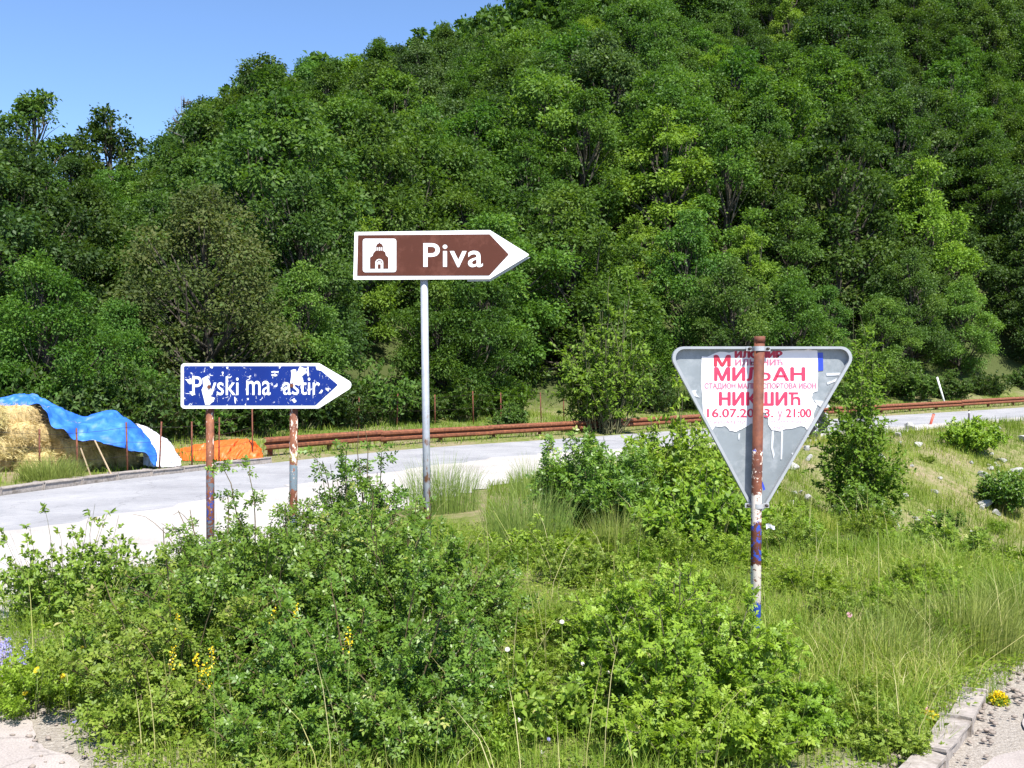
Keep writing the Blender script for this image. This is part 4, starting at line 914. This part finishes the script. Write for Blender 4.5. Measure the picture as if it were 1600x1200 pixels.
# bare snag on the skyline
sx,sy=(287-800)/F*62,62; sz_=hz(sx,sy); T=Acc(); rng=np.random.default_rng(77); top=W3(280,150,62).z
T.tube([(0,0,-.2),(.1,0,(top-sz_)*.5),(-.15,0,top-sz_)],[.12,.06,.012],6)
for k in range(16):
    t=rng.uniform(.45,.96); az=rng.uniform(0,6.28); L=(1.1-t)*3.4*rng.uniform(.6,1.2); p0=np.array([.0,0,(top-sz_)*t]); e=p0+np.array([math.cos(az)*L,math.sin(az)*L,L*.55]); m_=(p0+e)/2+rng.normal(0,.12,3)
    T.tube([p0,m_,e],[.05,.035,.012],4)
    for _ in range(4): e2=m_+rng.normal(0,.35,3)*L*.6+np.array([0,0,.2]); T.tube([m_,e2],[.022,.008],3)
R=empty('dead_tree',(sx,sy,sz_),'bare grey dead tree on the skyline','tree'); obj('branches',T.mesh('branches'),M['dead'],R)
# ------------------------------------------------------------------ shrubs
def build_shrub(seed,rx,ry,h,nst,ntw,nlf,ls,style='compound',spray=0,dome=.75,low=.25,stemr=.006,leafl=1.0,tight=1.0):
    rng=np.random.default_rng(seed); T=Acc(); LP=[];LD=[];LN=[]
    for k in range(nst+spray):
        sp=k>=nst; a=rng.uniform(0,2*np.pi); r=math.sqrt(rng.random())
        base_=np.array([math.cos(a)*rx*.45*r,math.sin(a)*ry*.45*r,0]); a2=a+rng.normal(0,.5); r2=min(1,max(0.,r*1.0+rng.normal(0,.12))) if not sp else r*.9
        hh=h*(1-dome*r2**2.2)*rng.uniform(.5,1.08)*(1.5 if sp else 1)+low*h*.4*(r2>.7)
        tip=np.array([math.cos(a2)*rx*r2,math.sin(a2)*ry*r2,max(low*h*.5,hh)]); mid=base_*.55+tip*.45; mid[2]=tip[2]*.68; mid+=rng.normal(0,.05,3)*h
        ts=np.linspace(0,1,7)[:,None]; C_=(1-ts)**2*base_+2*ts*(1-ts)*mid+ts**2*tip; C_[1:]+=rng.normal(0,.012*h,(6,3)); C_[:,2]=np.maximum(C_[:,2],.01)
        T.tube(C_,np.linspace(stemr,stemr*.35,7),4,cap=False)
        seg=nrm(np.gradient(C_,axis=0)); m=ntw if not sp else max(3,ntw//2)
        for j in range(m):
            t=rng.uniform(.18,1.0) if not sp else rng.uniform(.35,1); f_=t*6; i0=min(5,int(f_)); p0=C_[i0]+(C_[min(6,i0+1)]-C_[i0])*(f_-i0)
            out_=np.array([p0[0]/rx,p0[1]/ry,.25])*.5; dd=nrm(seg[i0]*.35+out_+rng.normal(0,.55,3)+np.array([0,0,.15])); L=h*rng.uniform(.1,.24)*(1 if not sp else .5)*tight
            p1=p0+dd*L*.5+rng.normal(0,.01,3); p2=p0+dd*L-np.array([0,0,L*.12]); p2[2]=max(p2[2],.01)
            T.tube([p0,p1,p2],[stemr*.4,stemr*.3,stemr*.2],3,cap=False)
            tt=rng.uniform(.05,1.05,nlf)[:,None]; pp=p0+(p2-p0)*tt+(p1-(p0+p2)/2)*(4*tt*(1-tt))*.5; LP.append(pp)
            LD.append(dd*.45+rng.normal(0,.65,(nlf,3))+np.array([0,0,.05])); LN.append(np.array([.12,-.38,.8])+dd*.25+rng.normal(0,.4,(nlf,3)))
    for k in range(int(spray*.6)):
        a=rng.uniform(0,2*np.pi); r=rng.uniform(.3,1.05); b0=np.array([math.cos(a)*rx*.35,math.sin(a)*ry*.35,0]); e=np.array([math.cos(a+.4)*rx*r,math.sin(a+.4)*ry*r,h*rng.uniform(.55,1.25)]); m_=b0*.4+e*.6; m_[2]=h*rng.uniform(.8,1.3)
        ts=np.linspace(0,1,9)[:,None]; T.tube((1-ts)**2*b0+2*ts*(1-ts)*m_+ts**2*e+rng.normal(0,.006*h,(9,3)),np.linspace(stemr*.6,stemr*.2,9),4,cap=False)
    P=np.concatenate(LP);Dd=np.concatenate(LD);Nn=np.concatenate(LN); n=len(P)
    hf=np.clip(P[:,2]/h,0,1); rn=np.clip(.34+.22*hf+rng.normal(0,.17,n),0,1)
    A=Acc(); sz_=ls*rng.uniform(.65,1.3,n)
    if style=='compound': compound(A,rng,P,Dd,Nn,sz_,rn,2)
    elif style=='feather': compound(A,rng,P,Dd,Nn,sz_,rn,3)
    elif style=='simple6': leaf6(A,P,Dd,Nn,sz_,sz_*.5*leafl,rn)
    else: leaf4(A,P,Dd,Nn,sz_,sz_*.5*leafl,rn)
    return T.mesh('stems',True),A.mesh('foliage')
def shrub(name,label,x,y,mat,rz=0,group=None,stem='twig',sink=.03,cat='shrub',**k):
    st,fo=build_shrub(**k); R=empty(name,(x,y,hz(x,y)-sink),label,cat,group); R.rotation_euler=(0,0,rz)
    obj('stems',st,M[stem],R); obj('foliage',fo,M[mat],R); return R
def at(px,d): return (px-800)/F*d,d
# the great rose bush in front, grown together from several plants
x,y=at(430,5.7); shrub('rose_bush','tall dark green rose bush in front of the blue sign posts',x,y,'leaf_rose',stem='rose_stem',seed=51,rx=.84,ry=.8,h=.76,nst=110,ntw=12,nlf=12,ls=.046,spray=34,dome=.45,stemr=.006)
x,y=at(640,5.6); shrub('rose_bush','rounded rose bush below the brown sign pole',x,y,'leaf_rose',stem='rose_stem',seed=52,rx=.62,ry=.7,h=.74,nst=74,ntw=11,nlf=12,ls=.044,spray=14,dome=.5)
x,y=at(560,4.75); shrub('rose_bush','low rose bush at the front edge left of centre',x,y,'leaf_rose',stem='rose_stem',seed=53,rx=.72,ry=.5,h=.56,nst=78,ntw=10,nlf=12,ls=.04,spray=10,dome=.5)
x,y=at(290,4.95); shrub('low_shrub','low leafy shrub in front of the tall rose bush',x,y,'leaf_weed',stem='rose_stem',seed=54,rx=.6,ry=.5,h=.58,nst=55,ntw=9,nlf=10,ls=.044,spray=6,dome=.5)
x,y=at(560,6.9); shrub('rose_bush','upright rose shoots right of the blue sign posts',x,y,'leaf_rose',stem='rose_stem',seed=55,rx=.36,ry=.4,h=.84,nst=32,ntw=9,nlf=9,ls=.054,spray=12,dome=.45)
# bright shrub under the triangular sign
x,y=at(1065,4.75); shrub('bright_shrub','bright green feathery shrub left of the triangular sign post',x,y,'leaf_bright',seed=61,rx=.48,ry=.45,h=.68,nst=90,ntw=12,nlf=11,ls=.036,style='feather',spray=4,dome=.6)
x,y=at(1200,4.7); shrub('bright_shrub','low bright green shrub at the foot of the triangular sign post',x,y,'leaf_bright',seed=62,rx=.36,ry=.36,h=.26,nst=55,ntw=10,nlf=10,ls=.034,style='feather',spray=2,dome=.6)
x,y=at(990,5.4); shrub('bright_shrub','loose bright shrub between the broom and the triangular sign',x,y,'leaf_bright',seed=63,rx=.42,ry=.4,h=.5,nst=46,ntw=10,nlf=9,ls=.034,style='feather',spray=3,dome=.6)
for q,(px,d_,mt,sd,lb) in enumerate(((430,4.35,'leaf_rose',56,'lowest rose shoots at the bottom edge left of centre'),(640,4.3,'leaf_rose',57,'low rose shoots at the bottom edge near the centre'),(250,4.6,'leaf_weed',58,'low leafy shoots at the bottom left'))):
    x,y=at(px,d_); shrub('rose_shoots',lb,x,y,mt,stem='rose_stem',seed=sd,rx=.34,ry=.26,h=.3,nst=34,ntw=8,nlf=9,ls=.04,spray=4,dome=.4)
x,y=at(1100,4.3); shrub('bright_shrub','low bright shoots at the bottom edge below the triangular sign',x,y,'leaf_bright',seed=59,rx=.42,ry=.26,h=.3,nst=40,ntw=8,nlf=8,ls=.042,style='feather',spray=4,dome=.4)
# weeds on the left
x,y=at(110,6.9); shrub('weed_clump','loose weed clump at the left against the pale road',x,y,'leaf_weed',seed=64,rx=.5,ry=.5,h=.52,nst=55,ntw=9,nlf=9,ls=.036,style='simple6',spray=26,dome=.45,stemr=.003,cat='weeds')
x,y=at(195,5.45); shrub('weed_clump','leafy weed clump left of the low shrub',x,y,'leaf_weed',seed=65,rx=.4,ry=.4,h=.38,nst=55,ntw=9,nlf=9,ls=.036,style='simple6',spray=14,dome=.5,stemr=.003,cat='weeds')
x,y=at(820,4.7); shrub('weed_clump','low weed clump at the front in the middle',x,y,'leaf_weed',seed=66,rx=.42,ry=.4,h=.26,nst=36,ntw=7,nlf=7,ls=.042,style='simple6',spray=5,dome=.5,stemr=.003,cat='weeds')
# middle distance
x,y=at(935,10.6); shrub('dark_shrub','dark green shrub at the roadside right of the brown sign pole',x,y,'leaf_rose',seed=71,rx=.62,ry=.6,h=.98,nst=60,ntw=9,nlf=10,ls=.075,spray=6,dome=.5)
x,y=at(1060,12.2); shrub('bright_shrub','large bright shrub left of the triangular sign',x,y,'leaf_bright',seed=72,rx=.85,ry=.8,h=1.12,nst=100,ntw=10,nlf=11,ls=.066,style='simple',spray=4,dome=.55)
x,y=at(1090,9.2); shrub('bright_shrub','bright shrub just left of the lower tip of the triangular sign',x,y,'leaf_bright',seed=73,rx=.6,ry=.6,h=.7,nst=75,ntw=9,nlf=10,ls=.06,style='simple',spray=6,dome=.6)
x,y=at(1345,15.5); shrub('young_tree','slender young tree with leafy stem right of the triangular sign',x,y,'leaf_yellow',seed=74,rx=.52,ry=.52,h=3.3,nst=56,ntw=14,nlf=16,ls=.062,style='simple6',spray=1,dome=.62,tight=.5,cat='tree',low=.1)
x,y=at(1350,14.7); shrub('dark_shrub','dark shrub at the foot of the slender young tree',x,y,'leaf_rose',seed=75,rx=.42,ry=.4,h=.8,nst=42,ntw=9,nlf=10,ls=.068,dome=.6)
p=ground_hit(1515,705); shrub('bank_shrub','green shrub high on the bank below the road',p.x,p.y,'leaf_bright',seed=76,rx=.95,ry=.8,h=1.0,nst=60,ntw=9,nlf=10,ls=.1,style='simple',dome=.6)
p=ground_hit(1570,800); shrub('bank_shrub','dark shrub on the bank at the right edge',p.x,p.y,'leaf_rose',seed=77,rx=.6,ry=.6,h=1.05,nst=60,ntw=9,nlf=11,ls=.08,style='simple',dome=.5)
p=ground_hit(1475,845); shrub('bank_shrub','small upright shrub low on the bank',p.x,p.y,'leaf_mid',seed=78,rx=.35,ry=.35,h=.75,nst=30,ntw=9,nlf=10,ls=.055,style='simple',dome=.5)
p=ground_hit(1330,830); shrub('bank_shrub','spreading shrub in the hollow below the slender young tree',p.x,p.y,'leaf_mid',seed=79,rx=.55,ry=.5,h=.4,nst=55,ntw=9,nlf=10,ls=.05,style='simple',dome=.6)
# along the forest edge
x,y=at(940,32.2); shrub('young_tree','young tree with yellowish shoot tips behind the guardrail',x,y,'leaf_yellow',seed=81,rx=1.4,ry=1.2,h=3.9,nst=70,ntw=11,nlf=10,ls=.14,style='simple',spray=10,dome=.6,tight=.6,cat='tree',stemr=.02)
x,y=at(795,31.2); shrub('edge_shrub','small round bush in the meadow behind the guardrail',x,y,'leaf_mid',seed=82,rx=.6,ry=.6,h=.95,nst=36,ntw=8,nlf=9,ls=.1,style='simple',dome=.6,stemr=.012)
ES=[build_shrub(seed=90+k,rx=1.4,ry=1.2,h=1.7,nst=55,ntw=9,nlf=10,ls=.14,style='simple',dome=.6,stemr=.014) for k in range(3)]
for k,(st,fo) in enumerate(ES): st.materials.append(M['twig']); fo.materials.append(M[('leaf_mid','leaf_dark','leaf_blue')[k]])
rr=random.Random(12)
def edge_px(px,o):
    t=arc_at_px(px,o); return at_arc(t,o)
for k,px in enumerate(list(range(-30,780,62))+list(range(1020,1640,58))):
    oq=-(np.interp((px-800)/F*30,QFX,QFV)+rr.uniform(-.6,.5)); p=edge_px(px,float(oq)); j=rr.randrange(3); zn_=next(b_ for a_,b_ in ((120,'behind the hay stack'),(290,'behind the tarpaulins'),(550,'behind the blue sign'),(700,'behind the brown sign pole'),(1000,'right of the brown sign pole'),(1200,'left of the rusty post'),(1340,'right of the rusty post'),(1480,'above the young tree'),(9999,'at the right edge')) if px<a_)
    R=empty('edge_shrub',(p.x,p.y,hz(p.x,p.y)-.05),'leafy undergrowth shrub at the forest edge '+zn_,'shrub','undergrowth shrubs at the forest edge'); R.rotation_euler=(0,0,rr.uniform(0,6)); s_=rr.uniform(.7,1.15); R.scale=(s_,s_,s_*rr.uniform(.8,1.1))
    for nm,mm in (('stems',ES[j][0]),('foliage',ES[j][1])): obj(nm,mm,None,R)
WS=[build_shrub(seed=130+k,rx=.3,ry=.3,h=.3,nst=26,ntw=8,nlf=9,ls=.034,style=('compound','simple6','feather')[k%3],dome=.5,spray=4,stemr=.0025) for k in range(4)]
for k,(st,fo) in enumerate(WS): st.materials.append(M['twig']); fo.materials.append(M[('leaf_weed','leaf_bright','leaf_weed','leaf_bright')[k]])
def weed(px,py,sc,where):
    p=ground_hit(px,py); j=rr.randrange(4); R=empty('weed_clump',p-Vector((0,0,.02)),'leafy weed clump '+where,'weeds','leafy weed clumps on the ground'); R.rotation_euler=(0,0,rr.uniform(0,6)); R.scale=(sc*rr.uniform(.9,1.4),sc,sc*rr.uniform(.7,1.3))
    for nm,mm in (('stems',WS[j][0]),('foliage',WS[j][1])): obj(nm,mm,None,R)
for px0,px1,py0,py1,n_,sc,where in ((700,1000,960,1190,20,.62,'in the low growth left of the bright shrub'),(760,1080,860,960,14,.75,'around the broom in the middle'),(1220,1480,900,1090,11,.7,'in the grass right of the rusty post'),(1230,1420,1090,1190,8,.5,'in the dry grass left of the kerb'),(20,260,960,1130,14,.7,'at the lower left beside the pale road'),(1200,1590,790,900,14,.75,'on the lower bank'),(1320,1600,690,780,6,.8,'on the upper bank'),(1120,1270,820,960,9,.8,'behind the rusty post')):
    for _ in range(n_): weed(rr.uniform(px0,px1),rr.uniform(py0,py1),sc*rr.uniform(.7,1.35),where)
# ------------------------------------------------------------------ broom clumps (thin upright stems)
def broom(label,x,y,rx,ry,h,n,seed,wd=.004,lean=.3):
    rng=np.random.default_rng(seed); a=rng.uniform(0,2*np.pi,n); r=np.sqrt(rng.random(n)); P=np.stack([np.cos(a)*rx*r,np.sin(a)*ry*r,np.full(n,-.05)],1)*np.array([.6,.6,1])
    A=Acc(); H=h*rng.uniform(.5,1.05,n)*(1-.3*r); blades(A,rng,P,H,wd*rng.uniform(.7,1.3,n),np.clip(rng.normal(.42,.2,n),0,1),lean,3,a+rng.normal(0,.6,n))
    R=empty('broom_clump',(x,y,hz(x,y)),label,'shrub'); obj('shoots',A.mesh('shoots'),M['broom'],R)
x,y=at(825,8.9); broom('tall thin-stemmed broom clump in the middle of the island',x,y,.62,.5,.86,900,201)
x,y=at(960,9.0); broom('thin broom clump left of the triangular sign',x,y,.45,.4,.62,500,202)
x,y=at(690,12.5); broom('pale broom clump beside the brown sign pole at the road edge',x,y,.75,.6,.95,900,203,.005)
x,y=at(830,14.0); broom('thin broom clump at the road edge right of the brown sign pole',x,y,.5,.5,.75,420,204,.005)
x,y=at(1500,6.0); broom('dense grassy broom clump beside the kerb on the right',x,y,.6,.45,.6,1300,205,.004,.5)
x,y=at(1385,5.7); broom('low broom clump right of the triangular sign post',x,y,.5,.4,.5,700,206,.004,.5)
x,y=at(1600,6.6); broom('broom clump cut by the right edge of the picture',x,y,.5,.45,.55,800,207,.004,.5)
c=W3(80,735,16.3); broom('tall grass tuft before the hay stack',c.x,16.3,.8,.55,.62,1100,208,.008,.5)
c=W3(25,745,15.8); broom('grass tuft at the left before the hay stack',c.x-.6,15.8,.5,.4,.4,500,209,.008,.5)

# ------------------------------------------------------------------ grass and ground cover
def scatter(n,d0,d1,px0,px1,seed,power=2.0):
    rng=np.random.default_rng(seed); d=(d0**power+(d1**power-d0**power)*rng.random(n))**(1/power); px=rng.uniform(px0,px1,n); x=(px-800)/F*d
    return rng,x,d
rng,x,y=scatter(120000,3.3,11,-60,1660,301,1.5); ins=inside_dist(x,y); k=ins>.02+.15*vnoise(x,y,.5,4); x=x[k];y=y[k]
pn=vnoise(x,y,.8,11); keep=rng.random(len(x))<(.25+.9*pn); x=x[keep];y=y[keep];pn=pn[keep]; P=np.stack([x,y,hz(x,y)-.01],1); n=len(x)
A=Acc(); dryp=vnoise(x,y,1.4,12); blades(A,rng,P,(.04+.13*pn)*rng.uniform(.5,1.6,n),rng.uniform(.0025,.005,n),np.clip(.28+.4*(dryp-.4)+rng.normal(0,.2,n),0,1),.5,2)
# long dry stalks
m=420; kk=rng.choice(n,m); blades(A,rng,P[kk],rng.uniform(.3,.62,m),rng.uniform(.003,.005,m),rng.uniform(.75,1,m),.45,3)
r2,x2,y2=scatter(26000,4.6,9,1130,1660,309,1.6); i2=inside_dist(x2,y2); pn2=vnoise(x2,y2,.7,21); k2=(i2>.25)&(r2.random(len(x2))<pn2*1.5-.1); x2=x2[k2];y2=y2[k2];pn2=pn2[k2]; n2=len(x2)
blades(A,r2,np.stack([x2,y2,hz(x2,y2)-.01],1),(.08+.2*pn2)*r2.uniform(.5,1.3,n2),r2.uniform(.003,.0055,n2),np.clip(.36+.6*(vnoise(x2,y2,.9,22)-.42)+r2.normal(0,.2,n2),0,1),.7,3)
tag(obj('island_grass',A.mesh('island_grass'),M['grass']),'mixed green and dry grass growing over the near island','grass',kind='stuff')
rng,x,y=scatter(46000,3.4,11,-60,1660,302,1.4); ins=inside_dist(x,y); k=(ins>.1)&(rng.random(len(x))<vnoise(x,y,.6,13)*1.3); x=x[k];y=y[k]; n=len(x)
A=Acc(); P=np.stack([x,y,hz(x,y)+rng.uniform(0,.16,n)*vnoise(x,y,.9,14)],1); a=rng.uniform(0,6.28,n); compound(A,rng,P,np.stack([np.cos(a),np.sin(a),rng.uniform(.1,.9,n)],1),np.array([0,0,1.])+rng.normal(0,.3,(n,3)),rng.uniform(.03,.065,n),np.clip(rng.normal(.45,.2,n),0,1),1)
tag(obj('ground_cover',A.mesh('ground_cover'),M['leaf_weed']),'low leafy ground cover between the bushes on the island','ground cover',kind='stuff')
rng,x,y=scatter(170000,10,46,760,1680,303,1.3); o_,_=road_q(x,y); ins=inside_dist(x,y); pn=vnoise(x,y,1.6,15)*.6+vnoise(x,y,.5,16)*.4; k=(ins>.15)&(o_>ROADW+.3)&(rng.random(len(x))<pn*1.5-.15); x=x[k];y=y[k];pn=pn[k]; n=len(x)
A=Acc(); blades(A,rng,np.stack([x,y,hz(x,y)-.02],1),(.08+.3*pn**1.5)*rng.uniform(.5,1.3,n)*(.6+y/50),rng.uniform(.006,.014,n)*(.6+y/40),np.clip(.3+.8*(vnoise(x,y,2.6,17)-.42)+rng.normal(0,.17,n),0,1),.5,2)
tag(obj('bank_grass',A.mesh('bank_grass'),M['grass_bank']),'patchy yellowing grass on the stony bank below the road','grass',kind='stuff')
rng=np.random.default_rng(304); t=rng.uniform(arc_at_px(-150),arc_at_px(1700),42000); o_=-(.25+rng.random(42000)**.8*7.5)
X=np.interp(t,arc,RP[:,0])+np.interp(t,arc,RN[:,0])*o_; Y=np.interp(t,arc,RP[:,1])+np.interp(t,arc,RN[:,1])*o_
pn=vnoise(X,Y,1.2,18); n=len(X); A=Acc(); blades(A,rng,np.stack([X,Y,hz(X,Y)-.02],1),(.06+.2*pn)*rng.uniform(.5,1.4,n)*(.55+.45*np.clip(-o_/1.5,0,1)),rng.uniform(.011,.024,n),np.clip(.26+.5*(vnoise(X,Y,2,19)-.4)+rng.normal(0,.15,n),0,1),.5,2)
tag(obj('verge_grass',A.mesh('verge_grass'),M['grass_bank']),'grass on the verge between the road and the forest','grass',kind='stuff')

# ------------------------------------------------------------------ rocks
def rock_mesh(seed):
    rng=np.random.default_rng(seed); bm=bmesh.new(); bmesh.ops.create_icosphere(bm,subdivisions=2,radius=.5)
    pl=[(Vector(nrm(rng.normal(0,1,3))),rng.uniform(.16,.36)) for _ in range(11)]
    for v in bm.verts:
        for n_,d_ in pl:
            e=v.co.dot(n_)-d_
            if e>0: v.co-=n_*e
        v.co+=Vector(rng.normal(0,.012,3)); v.co.z*=.72
    me=bpy.data.meshes.new('rock'); bm.to_mesh(me); bm.free(); me.materials.append(M['rock']); return me
RM=[rock_mesh(s_) for s_ in range(400,406)]
def rock(px,py,spx,label,group=None):
    p=ground_hit(px,py); s_=spx/F*p.y; o=obj('rock',RM[rr.randrange(6)]); o.location=p+Vector((0,0,s_*.2)); o.rotation_euler=(rr.uniform(-.3,.3),rr.uniform(-.3,.3),rr.uniform(0,6.28)); o.scale=(s_*rr.uniform(.9,1.5),s_,s_*rr.uniform(.8,1.3)); tag(o,label,'rock',group)
for cx,cy,sx_,sy_,n_,ln in ((1245,755,22,38,13,'beside the lower right edge of the triangular sign'),(1420,700,30,25,9,'on the bank right of the slender young tree'),(1580,715,28,30,13,'on the bank at the right edge below the road'),(1470,790,60,45,16,'halfway down the bank'),(1450,850,50,22,9,'at the foot of the bank'),(1480,900,28,8,6,'in the dry patch behind the broom')):
    for _ in range(n_): rock(min(1630,rr.gauss(cx,sx_)),max(672,rr.gauss(cy,sy_)),rr.choice((9,10,12,14,18,24)),'small white limestone rock %s'%ln,'limestone rocks '+ln)
rock(1483,905,34,'flat white limestone slab behind the broom clump'); rock(1440,840,24,'larger white rock on the lower bank'); rock(1590,745,30,'largest white rock on the bank at the right edge'); rock(1265,812,18,'pale rock below the lower tip of the triangular sign')
rock(1330,1168,22,'pale stone lying in the dry grass left of the kerb'); rock(1428,1185,30,'pale stone at the near end of the kerb')
# pebbles beside the kerb
A=Acc(); rng=np.random.default_rng(420); n=800; bmn=bmesh.new(); bmesh.ops.create_icosphere(bmn,subdivisions=1,radius=1); bv=np.array([v.co[:] for v in bmn.verts]); bf=np.array([[v.index for v in f.verts] for f in bmn.faces]); bmn.free()
pts=[]
while len(pts)<n:
    d_=rng.uniform(3.9,7.2); px=rng.uniform(1380,1660) if rng.random()<.7 else rng.uniform(-40,260); x_=(px-800)/F*d_; pts.append((x_,d_))
pts=np.array(pts); ins=inside_dist(pts[:,0],pts[:,1]); pts=pts[(ins>-.12)&(ins<.4)]; zz=hz(pts[:,0],pts[:,1])
for (x_,y_),z0 in zip(pts,zz):
    s_=rng.uniform(.005,.016); A.add(bv*np.array([s_*1.3,s_,s_*.7])*rng.uniform(.7,1.2,(len(bv),1))+np.array([x_,y_,max(z0,0)+s_*.3]),None,bf)
tag(obj('pebbles',A.mesh('pebbles'),M['pebble']),'loose pebbles along the edge of the side road','pebbles',kind='stuff')

# ------------------------------------------------------------------ flowers
def flower(px,py,d,rad,mat,label,group,name='wildflower',petals=14):
    c=W3(px,py,d); g=hz(c.x,d); c.z=max(c.z,g+.03); rng=np.random.default_rng(int(px*7+py)); R=empty(name,(c.x,d,g),label,'flower',group); off=Vector((c.x,d,g))
    A=Acc(); b_=np.array([c.x+rng.normal(0,.02),d+rng.normal(0,.02),g]); A.tube([b_,(b_+np.array(c))/2+rng.normal(0,.008,3),np.array(c)],[.0022,.0018,.0015],4); obj('stem',A.mesh('stem'),M['broom'],R,off)
    A=Acc(); n_=nrm(np.array([rng.normal(0,.25),-.75+rng.normal(0,.2),.7])); u=nrm(np.cross(n_,[1,0,.2])); v=np.cross(n_,u)
    for ring,(rr_,m) in enumerate(((rad,petals),(rad*.68,petals-3))):
        q=np.arange(m)/m*2*np.pi+ring*.2; Dd=np.cos(q)[:,None]*u+np.sin(q)[:,None]*v+n_*(.22+.25*ring); leaf4(A,np.tile(np.array(c)+n_*.002*ring,(m,1)),Dd,np.tile(n_,(m,1)),np.full(m,rr_),np.full(m,rr_*.42),rng.random(m),.1,.0)
    obj('petals',A.mesh('petals'),M[mat],R,off)
for px,py,d,r in ((58,1047,4.92,.021),(76,1035,4.95,.019),(98,1057,4.85,.017),(40,1083,4.9,.016),(128,1012,4.9,.01)): flower(px,py,d,r,'petal_yellow','yellow flower on a thin stem at the lower left','yellow flowers at the lower left')
for px,py,d,r in ((1072,1152,4.32,.014),(1100,1182,4.28,.016),(1075,1193,4.26,.017),(1012,1020,4.6,.008)): flower(px,py,d,r,'petal_yellow','yellow flower in front of the bright shrub at the bottom','yellow flowers in front of the bright shrub')
flower(1370,1189,4.35,.016,'petal_yellow','single yellow flower in the dry grass left of the kerb',None)
flower(272,1110,4.6,.014,'petal_yellow','single yellow flower in front of the low shrub',None)
for px,py,d,r in ((1327,961,6.0,.02),(1415,1112,4.95,.014),(1447,1113,4.95,.017)): flower(px,py,d,r,'petal_pink','pink flower in the grass left of the kerb','pink flowers left of the kerb')
for px,py,d,r in ((793,1015,4.7,.014),(878,972,5.0,.014),(910,1037,4.75,.011),(950,1050,4.7,.011),(810,1125,4.4,.012),(848,1185,4.3,.011),(120,1018,5.3,.014),(85,1040,5.3,.012)): flower(px,py,d,r,'petal_white','small whitish flower head in the low weeds','whitish flowers in the weeds')
for px,py,d,r in ((766,1167,4.35,.016),(857,1155,4.4,.01),(116,1127,4.7,.012)): flower(px,py,d,r,'petal_violet','pale violet flower in the low weeds','violet flowers in the weeds')
def spike(px,py,d,h,mat,label,group,nf=30,wd=.014,stemtop=True):
    c=W3(px,py,d); g=hz(c.x,d); rng=np.random.default_rng(int(px*3+py)); R=empty('flower_spike',(c.x,d,g),label,'flower',group); off=Vector((c.x,d,g)); top=np.array(c)+np.array([rng.normal(0,.03),0,0]); bot=np.array([c.x,d,g])
    A=Acc(); A.tube([bot,(bot+top)/2,top],[.002,.0016,.001],4); obj('stem',A.mesh('stem'),M['broom'],R,off)
    A=Acc(); t=rng.random(nf); P=top+(bot-top)/np.linalg.norm(top-bot)*(t*h)[:,None]+rng.normal(0,1,(nf,3))*(wd*(.35+.65*t))[:,None]; leaf4(A,P,rng.normal(0,1,(nf,3)),np.array([0,-.4,.9])+rng.normal(0,.5,(nf,3)),rng.uniform(.008,.014,nf),rng.uniform(.006,.011,nf),rng.random(nf)); tag(obj('florets',A.mesh('florets'),M[mat],R,off),kind='stuff')
for px,py,d in ((435,950,4.78),(270,958,4.85),(305,1022,4.5),(350,1042,4.42),(255,1010,4.55),(540,983,4.35),(330,1012,4.5),(462,945,4.75)): spike(px,py,d,.09,'petal_yellow','yellow flower spike among the rose leaves','yellow flower spikes in the bush')
for k in range(9):
    px=rr.uniform(-8,48); spike(px,rr.uniform(995,1035),5.6+rr.uniform(-.3,.3),.13,'petal_violet','pale violet flower spike at the left edge','violet flower spikes at the left edge',60,.018)
def cushion(px,py,r,label):
    p=ground_hit(px,py); rng=np.random.default_rng(int(px)); R=empty('stonecrop_cushion',p,label,'flower'); n=420; a=rng.uniform(0,6.28,n); q=np.sqrt(rng.random(n)); P=np.stack([np.cos(a)*q*r,np.sin(a)*q*r*.8,.06*np.sqrt(np.maximum(0,1-q*q))*rng.uniform(.6,1.1,n)],1)
    A=Acc(); leaf4(A,P,rng.normal(0,1,(n,3))+np.array([0,0,.6]),np.array([0,0,1.])+rng.normal(0,.5,(n,3)),rng.uniform(.01,.02,n),rng.uniform(.006,.011,n),rng.random(n)); obj('blossoms',A.mesh('blossoms'),M['petal_yellow'],R)
    A=Acc(); n=500; a=rng.uniform(0,6.28,n); q=np.sqrt(rng.random(n)); P=np.stack([np.cos(a)*q*r*1.1,np.sin(a)*q*r*.9,.045*np.sqrt(np.maximum(0,1-q*q))],1); leaf4(A,P,rng.normal(0,1,(n,3))+np.array([0,0,.4]),np.array([0,0,1.])+rng.normal(0,.5,(n,3)),rng.uniform(.012,.022,n),rng.uniform(.006,.011,n),rng.random(n)); obj('leaves',A.mesh('leaves'),M['leaf_bright'],R)
cushion(1560,1105,.05,'yellow stonecrop cushion on the gravel right of the kerb'); cushion(1452,1134,.05,'yellow stonecrop cushion behind the kerb')
bpy.context.view_layer.update()
